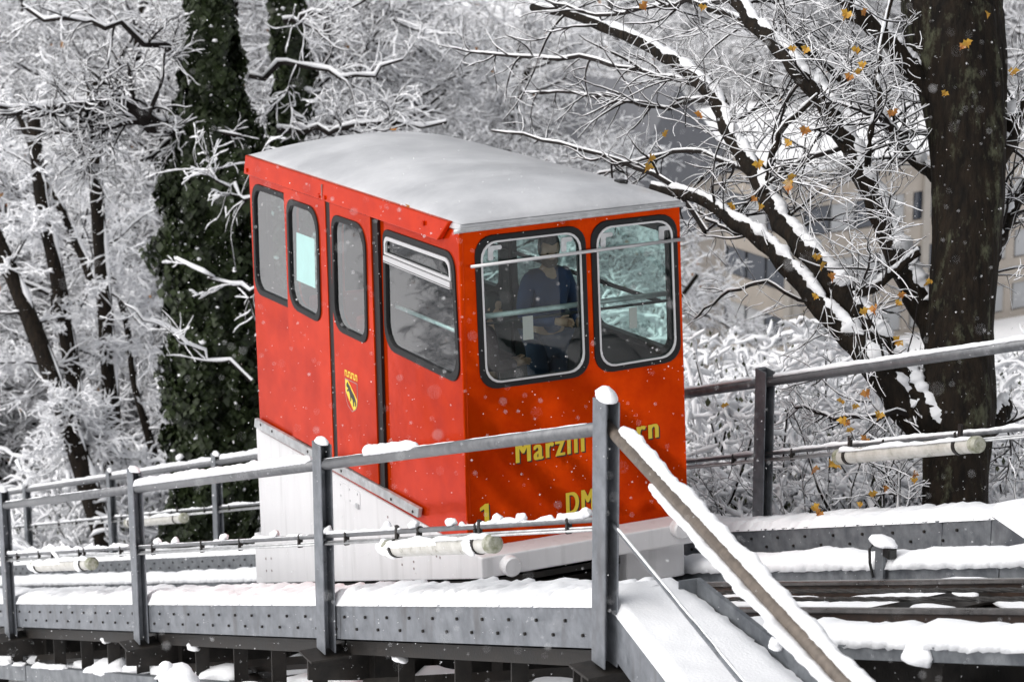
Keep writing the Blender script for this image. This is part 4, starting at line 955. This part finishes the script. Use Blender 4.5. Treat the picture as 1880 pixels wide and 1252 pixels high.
# long thin whips across the upper middle
for pts, r0, r1 in (([(1300, 420, -.5), (1230, 330, -.6), (1120, 290, -.7), (1000, 255, -.8), (900, 240, -.8)], 6, 2), ([(1300, 160, .6), (1200, 140, .4), (1080, 110, .3), (960, 110, .2), (820, 90, .2)], 6, 2), ([(1310, 180, .6), (1220, 200, .5), (1100, 175, .5), (960, 170, .4)], 5, 2),
                    ([(1390, 330, .4), (1280, 270, .2), (1180, 290, .1), (1080, 330, 0)], 5, 2), ([(1340, 0, .4), (1230, 10, .3), (1100, 30, .3), (1000, 0, .2)], 5, 2), ([(1480, 560, -.2), (1400, 515, -.4), (1330, 540, -.5), (1270, 590, -.5)], 4, 1.5), ([(1400, 445, -.3), (1330, 420, -.5), (1260, 380, -.6)], 4, 2),
                    ([(1560, 270, .4), (1450, 300, .2), (1380, 370, 0), (1300, 420, -.2)], 5, 2), ([(1700, 250, 0), (1650, 240, -.2), (1580, 200, -.3), (1500, 190, -.4)], 5, 2), ([(1690, 770, -.1), (1600, 760, -.5), (1520, 770, -.7), (1450, 740, -.8)], 5, 2)):
    P = px_poly(pts, 0, n=14)+tm.r.normal(0, .015, (14, 3)); R = np.linspace(r0, r1, 14)*((P-CP)@FW)/FPX; tm.line(P, R, 5, 1, .012); tm.kids(P, R, 1.4, 0, CF2); tm.kids(P, R, 1.2, 0, CF2)
def clear_front(t):                                    # twigs keep to the far side of the railing and off the trunk's face
    def bad(P):
        if P[:, 1].min() < 2.35: return True
        q = P-CP; dep = q@FW; u = q@RT/dep*FPX+CU; v = CV-q@UP/dep*FPX
        if ((u > 1262) & (u < 1520) & (v > 400) & (v < 640)).mean() > .4 and len(P) < 14 and t.r.rand() < .65: return True
        return bool(((u > 1695) & (u < 1845) & (dep < DM-.2)).any())
    k = [not bad(b[0]) for b in t.b]; t.b = [b for b, g in zip(t.b, k) if g]; t.s = [b for b, g in zip(t.s, k) if g]
clear_front(tm)
B, W = tm.meshes()
reloc(B.build('twigs', m_twig), maple); reloc(stuff(W.build('twig_snow', m_snowb, smooth=True)), maple)
LP = [(1478, 238), (1448, 262), (1448, 335), (1448, 345), (1573, 90), (1555, 25), (1585, 22), (1455, 88), (1480, 90), (1560, 140), (1585, 118), (1572, 132), (1636, 206), (1812, 25), (1775, 78), (1768, 85), (1195, 288), (1190, 305), (1180, 10), (1290, 12), (1508, 488), (1525, 506), (1498, 543), (1650, 555), (1655, 540), (1708, 515), (1700, 520), (1555, 775), (1548, 770), (1570, 745), (1590, 720), (1545, 735), (1560, 788), (1590, 805), (1615, 760), (1330, 743), (1495, 860), (1525, 848), (1535, 850), (1680, 868), (1680, 880), (1602, 905), (1625, 895), (1580, 925), (1495, 930), (1505, 940), (1395, 378), (1345, 378), (1385, 364), (1650, 625), (1585, 570), (1605, 565), (1392, 300), (1220, 245), (1285, 210), (1500, 470), (1450, 325), (1640, 205), (1735, 170), (1860, 130)]
lms = []
for k in range(6):
    V, F = leaf_mesh(0.098, k); lms.append(MB().add(V, None, F))
protos = []; rs = np.random.RandomState(3)
for i, (u, v) in enumerate(LP):
    if i < 6:
        o = lms[i].build('leaf', m_leaf if i % 3 else m_leaf2); protos.append(o)
    else: o = protos[i % 6].copy(); COL.objects.link(o)
    p = pix(u, v, DM-rs.uniform(.5, 1.1)); o.parent = maple
    o.matrix_parent_inverse = Matrix.Identity(4); o.location = Vector(p)-Vector(maple.location)
    o.rotation_euler = (math.radians(90)+rs.uniform(-.6, .6), math.pi+rs.uniform(-.8, .8), YAW+math.pi/2+rs.uniform(-.9, .9)); sc = rs.uniform(.75, 1.25); o.scale = (sc, sc, sc)

# young maple stems in front of the shrubs
sp = thing('sapling', tuple(pix(1620, 1010, DM-.8)), 'thin dark leafless saplings with a few yellow leaves below the big maple', 'sapling')
ts = Tree(31); CF3 = [dict(n=8, wig=.10, up=.02, sides=5, kids=7, lo=.2, ang=(25, 60), len=(.35, .6), rr=.6, smin=.005, snow=.6), dict(n=6, wig=.14, up=.02, sides=4, kids=3, lo=.2, ang=(25, 60), len=(.35, .6), rr=.7, smin=.006), dict(n=4, wig=.15, up=0, sides=3, kids=0, smin=.006)]
for u, v, u1, v1, r in ((1525, 960, 1440, 790, .018), (1648, 960, 1650, 820, .022), (1620, 950, 1590, 760, .018), (1560, 960, 1530, 800, .012), (1680, 960, 1660, 760, .012), (1420, 990, 1290, 760, .010), (1840, 960, 1800, 760, .016), (1860, 940, 1850, 720, .010), (1350, 1000, 1280, 860, .008), (1480, 980, 1490, 780, .008), (1700, 900, 1610, 730, .010), (1590, 970, 1700, 800, .01), (1390, 980, 1330, 800, .008), (1450, 980, 1380, 850, .007), (1510, 980, 1560, 840, .007), (1300, 980, 1340, 850, .007), (1340, 980, 1290, 900, .006), (1660, 960, 1720, 850, .008), (1540, 980, 1480, 880, .007), (1870, 950, 1820, 850, .008), (1630, 980, 1560, 860, .007)):
    a = at(u, v-20, 2.9); b = pix(u1, v1, (a-CP)@FW+ts.r.uniform(-.3, .5)); d = b-a; ts.grow(a, d/np.linalg.norm(d), np.linalg.norm(d)*1.15, r, 0, CF3)
clear_front(ts); B, W = ts.meshes(); reloc(stuff(B.build('stems', m_twig)), sp); reloc(stuff(W.build('stem_snow', m_snowb)), sp)

# ------------------------------------------------------------------ snowy bare trees of the wood
kinds = []
for k in range(5):
    t = Tree(100+k); t.rmin = .0075; t.so = 1.0; h = [9.5, 8.0, 10.5, 9.0, 8.5][k]
    t.grow((0, 0, -.3), (t.r.normal(0, .10), t.r.normal(0, .10), 1), h, [.17, .14, .2, .15, .16][k], 0, CFG)
    root = thing('snowy_tree', (0, 0, 0), 'bare tree laden with snow in the wood behind the track', 'tree', 'snow laden trees of the wood')
    tb = Tree(0); tb.b = [t.b[0]]; Bt, _ = tb.meshes(); Bt.build('trunk', m_bark, root, smooth=True)
    t.b = t.b[1:]; B, W = t.meshes(); B.build('branches', m_twigfar, root); stuff(W.build('branch_snow', m_snowb, root, smooth=True))
    stuff(bg_leaves(t, 26, .12, t.r).build('leaves', m_leaf2, root))
    kinds.append(root)
used = set(); rs = np.random.RandomState(21)
def put(kind, x, y, sc, rz, label=None, group=None, dz=0.0, tilt=(0, 0)):
    if kind not in used: o = kinds[kind]; used.add(kind)
    else: o = copy_tree(kinds[kind])
    o.location = (x, y, gz(x, y)+dz); o.rotation_euler = (tilt[0], tilt[1], rz); o.scale = (sc, sc, sc)
    if label: o['label'] = label
    if group: o['group'] = group
    return o
def ok(x, y): return y > 3.4 or (y < -4.5)
spots = []
for d, us in ((38, 64), (44, 64), (51, 66), (59, 66), (68, 68), (79, 70), (92, 74), (108, 80), (128, 86), (160, 62), (176, 62), (195, 70)):
    for u in np.arange(-90, 1970, us):
        if u > 1190 and d < 158: continue
        if u < 1190 and d > 150: continue
        if d < 56 and not (960 < u < 1040+(d-44)*10): continue
        dd = d*rs.uniform(.95, 1.05); uu = u+rs.uniform(-30, 30); p = pix(uu, 400, dd)
        if d < 150 and uu + 4.0*(1 if dd < 64 else 1+.012*(dd-64))*FPX/dd > 1290: continue
        if ok(p[0], p[1]): spots.append((p[0], p[1], uu, dd))
for x, y, uu, dd in spots:
    reg = ('snow laden bare tree in the wood left of the red car', 'snow laden trees left of the car') if uu < 470 else (('snow laden bare tree in the wood behind the red car', 'snow laden trees behind the car') if uu < 1240 else ('snow laden bare tree beyond the big maple', 'snow laden trees beyond the maple'))
    top = pix(uu, -60, dd)[2]-gz(x, y); sc = rs.uniform(.85, 1.2)*(1 if dd < 64 else 1+.012*(dd-64))*(1.3 if uu < 560 else 1.0)
    put(rs.randint(5), x, y, sc, rs.uniform(0, 6.28), *reg)
for x, y in ((-62, -38), (-56, -17), (-40, -22), (-30, -26), (-47, -13)):
    put(rs.randint(5), x, y, rs.uniform(.8, 1.2), rs.uniform(0, 6.28), 'snow laden bare tree on the slope on the camera side of the track', 'snow laden trees on the near slope')

# ---- ivy covered trunks
def ivy_tree(pts, hw, depth, seed, label, limbs, nleaf, snown):
    P = np.array([pix(u, v, depth) for u, v in pts]); pp = FPX/depth
    root = thing('ivy_covered_tree', tuple(P[-1]), label, 'tree'); r = np.random.RandomState(seed)
    reloc(MB().tube(P[::-1], np.array(hw[::-1])/pp*.45, 10).build('trunk', m_bark, smooth=True), root)
    cs = np.concatenate([[0], np.cumsum(np.linalg.norm(np.diff(P, axis=0), axis=1))])
    mb = MB(); sn = MB(); Vs = []; Qs = []
    def place(n, snow):
        s = r.uniform(0, cs[-1], n); C = np.stack([np.interp(s, cs, P[:, k]) for k in range(3)], 1); h = np.interp(s, cs, hw)/pp
        a = r.uniform(0, 2*np.pi, n)
        lump = np.array([1.03+.55*nz(math.cos(x)*1.2+seed, math.sin(x)*1.2, y*.9)+.50*nz(math.cos(x)*2.6, math.sin(x)*2.6, y*2.2+seed) for x, y in zip(a, s)])
        rad = h*lump*(r.uniform(.55, 1.0, n)**.5 if not snow else r.uniform(.92, 1.03, n))
        return C+np.stack([np.cos(a)*rad, np.sin(a)*rad, np.zeros(n)], 1), a
    C, a = place(nleaf, False)
    out = np.stack([np.cos(a), np.sin(a), r.uniform(-.6, .4, nleaf)], 1)+r.normal(0, .45, (nleaf, 3)); out /= np.linalg.norm(out, axis=1)[:, None]
    e1 = np.cross(out, [0, 0, 1.]); e1 /= np.linalg.norm(e1, axis=1)[:, None]; e2 = np.cross(e1, out); sz = r.uniform(.045, .10, nleaf)[:, None]
    Q4 = np.stack([C-e2*sz*1.1, C+e1*sz*.8, C+e2*sz*.7, C-e1*sz*.8], 1)
    mb.add(Q4.reshape(-1, 3), np.arange(nleaf*4).reshape(-1, 4)); reloc(stuff(mb.build('ivy', m_ivy)), root)
    C, a = place(snown, True); 
    for p in C: 
        k = r.uniform(.010, .034)*(1.9 if r.rand() < .12 else 1); sn.add(ICO1_V*r.uniform(.6, 1.3, (len(ICO1_V), 1))*np.array([k*1.4, k*1.4, k*.8])@np.array(Euler((r.uniform(-.6, .6), r.uniform(-.6, .6), 0)).to_matrix())+p+np.array([0, 0, .02]), None, ICO1_F)
    reloc(stuff(sn.build('ivy_snow', m_snowb, smooth=True)), root)
    tl = Tree(seed+9); tl.sk = .6; tl.so = 1.0; tl.rmin = .005; CI = [dict(c_, smin=c_['smin']*.75) for c_ in CFG[1:]]
    for pl, r0 in limbs:
        Q = np.array([pix(u, v, depth+d) for u, v, d in pl]); t = np.linspace(0, 1, len(Q)); tt = np.linspace(0, 1, 12); Q = np.stack([np.interp(tt, t, Q[:, k]) for k in range(3)], 1)
        Q[1:-1] += tl.r.normal(0, .06, (10, 3)); R = np.linspace(r0, r0*.45, 12)/pp*tl.r.uniform(.95, 1.06, 12); tl.line(Q, R, 7, 1, .03); tl.kids(Q, R, 2.6, 0, CI) if r0 > 3 else tl.kids(Q, R, 1.5, 0, [dict(c_, smin=.013) for c_ in CF2])
    B, W = tl.meshes(); reloc(B.build('branches', m_twigfar), root); reloc(stuff(W.build('branch_snow', m_snowb, smooth=True)), root)
    return root
ivy_tree([(380, -60), (386, 100), (392, 230), (395, 330), (395, 500), (400, 700), (398, 900), (385, 1000), (380, 1150)], [42, 42, 58, 90, 88, 90, 88, 106, 108], 40.5, 4, 'thick trunk wrapped in dark green ivy left of the red car',
         [([(400, 300, .5), (345, 262, .2), (290, 230, -.6), (240, 205, -.8), (150, 185, -1.0), (60, 192, -1.2), (-40, 195, -1.4)], 15), ([(200, 190, -.8), (165, 235, -.8), (130, 265, -.8)], 10), ([(400, 165, .4), (330, 105, -.1), (250, 60, -.8), (140, 40, -1), (40, 10, -1)], 7), ([(460, 700, -2.5), (380, 640, -2.5), (300, 600, -2.8), (230, 560, -3)], 2.6), ([(480, 380, -2.5), (410, 330, -2.5), (350, 310, -2.5)], 2.6), ([(480, 540, -2.5), (400, 520, -2.5), (330, 480, -2.5)], 2.6)], 36000, 220)
ivy_tree([(520, -60), (528, 60), (535, 160), (530, 260), (530, 420), (530, 700)], [26, 30, 32, 30, 40, 40], 42.5, 6, 'second ivy covered trunk just above the rear of the red car roof',
         [([(520, 40, -1), (600, 20, -1.2), (700, -10, -1.5)], 5), ([(510, 240, -1.5), (580, 235, -1.8), (640, 250, -2), (720, 215, -2), (820, 225, -2)], 6), ([(460, 140, -1.2), (540, 120, -1.5), (640, 150, -2), (740, 110, -2)], 5)], 8000, 120)
# small dark evergreen clump under the ivy trunk is part of the ivy; leaning dark trunks at the left
CL = CFG[1:]
for i, (pts, r0, lab) in enumerate((
    ([(200, 1010), (165, 900), (130, 790), (85, 660), (40, 550), (0, 450), (-60, 330)], 22, 'leaning dark trunk at the far left edge of the wood'),
    ([(205, 1000), (170, 900), (150, 800), (130, 660), (105, 500), (75, 370), (60, 200)], 20, 'second dark trunk from the left, leaning over the railing'),
    ([(215, 1000), (208, 870), (205, 740), (195, 600), (185, 460), (175, 330), (170, 150)], 19, 'upright dark trunk third from the left'),
    ([(290, 860), (270, 790), (245, 700), (235, 600), (200, 480)], 9, 'slender dark trunk leaning left beside the ivy trunk'),
    ([(195, 600), (160, 490), (120, 400), (75, 310), (30, 200)], 10, 'thin dark trunk bending up to the left in the wood'))):
    dpt = 45.5+i*.9; P = np.array([pix(u, v, dpt) for u, v in pts]); t = np.linspace(0, 1, len(P)); tt = np.linspace(0, 1, 20); Q = np.stack([np.interp(tt, t, P[:, k]) for k in range(3)], 1); Q[1:-1] = (Q[:-2]+2*Q[1:-1]+Q[2:])/4
    root = thing('bare_tree', tuple(Q[0]), lab, 'tree'); pp = FPX/dpt; R = np.linspace(r0, r0*.6, 20)/pp
    reloc(MB().tube(Q, R, 12).build('trunk', m_bark, smooth=True), root)
    tl = Tree(60+i); Qs = Q+RT*(R*.75)[:, None]+np.array([0, 0, .03])-FW*(R*.35)[:, None]
    prof = np.array([max(.02, .14+.75*nz(k*.9, i*3.1, 2)) for k in range(20)])
    tl.s.append((Qs, R*prof, 7)); tl.kids(Q, R*.5, 3.6, 0, [dict(CFG[0], kids=9)]+CL); B, W = tl.meshes()
    reloc(B.build('branches', m_twigfar), root); reloc(stuff(W.build('branch_snow', m_snowb, smooth=True)), root)

# ------------------------------------------------------------------ snowy shrubs on the right hand slope and valley trees
def shrub(seed):
    t = Tree(seed); r = t.r; CS = [dict(n=6, wig=.12, up=-.06, sides=4, kids=10, lo=.1, ang=(25, 75), len=(.25, .5), rr=.6, smin=.026), dict(n=5, wig=.34, up=-.06, sides=3, kids=6, lo=.1, ang=(30, 80), len=(.3, .6), rr=.7, smin=.027), dict(n=4, wig=.36, up=-.06, sides=3, kids=0, smin=.024)]
    for k in range(44):
        a = r.uniform(0, 6.28); e = r.uniform(.25, 1.4); d = np.array([math.cos(a)*math.cos(e), math.sin(a)*math.cos(e), math.sin(e)]); t.grow(np.array([math.cos(a), math.sin(a), 0])*r.uniform(0, .5), d, r.uniform(1.5, 2.6), .018, 0, CS)
    root = thing('snowy_shrub', (0, 0, 0), 'round shrub buried in snow on the slope below the maple', 'shrub', 'snow covered shrubs right of the car')
    B, W = t.meshes(); B.build('stems', m_twigfar, root); stuff(W.build('snow_cover', m_snowb, root, smooth=True))
    n = 1600; C = np.array([P[r.randint(len(P))] for P, R, k in [t.b[i] for i in r.randint(len(t.b), size=n)]])+r.normal(0, .06, (n, 3)); o_ = r.normal(0, 1, (n, 3)); o_ /= np.linalg.norm(o_, axis=1)[:, None]
    e1 = np.cross(o_, [0, 0, 1.]); e1 /= np.linalg.norm(e1, axis=1)[:, None]; e2 = np.cross(e1, o_); sz = r.uniform(.018, .038, n)[:, None]
    stuff(MB().add(np.stack([C-e2*sz, C+e1*sz*.6, C+e2*sz, C-e1*sz*.6], 1).reshape(-1, 3), np.arange(n*4).reshape(-1, 4)).build('leaves', m_shrub, root))
    return root
shr = [shrub(300+k) for k in range(3)]; su = set()
def put_shrub(k, x, y, z, sc, rz, lab=None, grp=None):
    if k not in su: o = shr[k]; su.add(k)
    else: o = copy_tree(shr[k])
    o.location = (x, y, z); o.scale = (sc, sc, sc); o.rotation_euler = (0, 0, rz)
    if lab: o['label'] = lab
    if grp: o['group'] = grp
rs = np.random.RandomState(8)
for d in (27, 30, 34, 39, 45, 52, 60):
    for u in np.arange(1180, 1960, 3600/d):
        uu = u+rs.uniform(-40, 40); dd = d*rs.uniform(.96, 1.04); p = pix(uu, 800, dd); g = gz(p[0], p[1])
        if p[1] < 3.6: continue
        # crown tops keep below the windows of the office block
        top = pix(uu, 640+rs.uniform(-20, 80), dd)[2]; sc = min(1.6, max(.45, (top-g)/2.3)); 
        put_shrub(rs.randint(3), p[0], p[1], g-.1, sc, rs.uniform(0, 6.28))
for d in (47, 53, 60):
    for u in np.arange(-60, 420, 75):
        uu = u+rs.uniform(-30, 30); p = pix(uu, 850, d); 
        if p[1] > 3.2: put_shrub(rs.randint(3), p[0], p[1], gz(p[0], p[1])-.1, rs.uniform(.9, 1.5), rs.uniform(0, 6.28), 'round shrub buried in snow under the trees left of the car', 'snow covered shrubs left of the car')

# ------------------------------------------------------------------ office block in the valley
DB = 135.0; cr = pix(1455, 520, DB); zr0 = pix(1455, 487, DB)[2]
az = YAW+math.radians(32); aa = np.array([math.cos(az), math.sin(az)]); bb = np.array([-aa[1], aa[0]])*-1
if bb@RT[:2] < 0: bb = -bb
ob = thing('office_block', (cr[0], cr[1], zr0), 'long beige office block with rows of dark windows and snowy flat roof in the valley', 'building')
ST = 2.85
def face(d, nrm, L, step, w, off0, seed, z_top=3.7, z_bot=-12.0):
    r = random.Random(seed)
    def F(a, o_, z): return (d[0]*a+nrm[0]*o_, d[1]*a+nrm[1]*o_, z)
    first = {}
    for row in range(-3, 2):
        zt = row*ST; zb = zt-1.5
        fixn(MB().box(0, L, -.3, 0, zt, zt+ST-1.5, F).build('wall_band', m_wall, ob))
        fixn(MB().box(0, L, -.32, -.18, zb, zt, F).build('window_recess', m_frame, ob))
        k = 0; a = off0
        while a < L-w:
            wn2 = fixn(MB().box(a, a+w, -.16, -.10, zb+.06, zt-.05, F).build('window', m_pane if r.random() < .45 else m_blind, ob))
            if k % 4 == 3:
                fixn(MB().box(a+w, a+w+.5, -.3, .02, zb, zt, F).build('pier', m_wall, ob)); a += .5
            a += step; k += 1
    for a in np.arange(0, L, 8.2): fixn(MB().box(a, a+.45, 0.003, .16, z_bot, ST+1.3, F).build('pillar', m_pillar, ob))
nA = -bb; nB = -aa
face(aa, nA, 15, 1.62, 1.42, .8, 1); face(bb, nB, 42, 1.62, 1.42, .8, 2)
def FB(a, b, z): return (aa[0]*a+bb[0]*b, aa[1]*a+bb[1]*b, z)
fixn(MB().box(.32, 15, .32, 42, -14, 2*ST-1.6, FB).build('core', m_frame, ob)); fixn(MB().box(-.25, 15.3, -.25, 42.3, 2*ST-1.49, 2*ST-1.0, FB).build('roof_parapet', m_pillar, ob))
stuff(MB().box(-.2, 15.2, -.2, 42.2, 2*ST-.99, 2*ST-.7, FB).build('roof_snow', m_ground, ob))
# two grey houses half hidden by the wood
for u, v, d, w, lab in ((1060, 190, 112, 9, 'grey house half hidden by snowy branches above the car roof'), (640, 330, 120, 10, 'grey house hidden behind the trees above the rear of the car')):
    p = pix(u, v, d); g = gz(p[0], p[1]); h = p[2]-g; r = thing('house', (p[0], p[1], g), lab, 'house', rot=(0, 0, .5))
    fixn(MB().box(-w/2, w/2, -w/2, w/2, -1, h-3, None).build('wall', m_wall, r))
    rf_ = fixn(MB().prism([(-w/2-.4, h-3), (w/2+.4, h-3), (0, h+1.2)], lambda y, z: (-w/2-.4, y, z), lambda y, z: (w/2+.4, y, z)).build('roof', m_greyroof, r))
    for k in range(4):
        for s_ in (-1, 1): fixn(MB().box(s_*(w/2+.02)-.03, s_*(w/2+.02)+.03, -w/2+1+k*2.2, -w/2+2.2+k*2.2, h-5.3, h-3.8).build('window', m_pane, r))

# ------------------------------------------------------------------ falling snow
rs = np.random.RandomState(99); mb = MB(); OCT = np.array([(1, 0, 0), (-1, 0, 0), (0, 1, 0), (0, -1, 0), (0, 0, 1), (0, 0, -1)], float); OF = [[0, 2, 4], [2, 1, 4], [1, 3, 4], [3, 0, 4], [2, 0, 5], [1, 2, 5], [3, 1, 5], [0, 3, 5]]
for k in range(9500):
    d = rs.uniform(4.0**2, 30.0**2)**.5; p = pix(rs.uniform(-150, 2030), rs.uniform(-120, 1370), d); s_ = rs.choice([.0018, .0024, .0033, .0046], p=[.35, .35, .22, .08])
    lx = (p[0]*math.cos(PH)+p[2]*math.sin(PH)); 
    if -5.1 < lx < .1 and abs(p[1]) < 1.05: continue
    mb.add(OCT*s_*rs.uniform(.8, 1.2, 3)+p, None, OF)
stuff(tag(mb.build('falling_snow', m_snowb, smooth=True), 'small snowflakes falling through the air in front of the scene', 'snowflakes'))
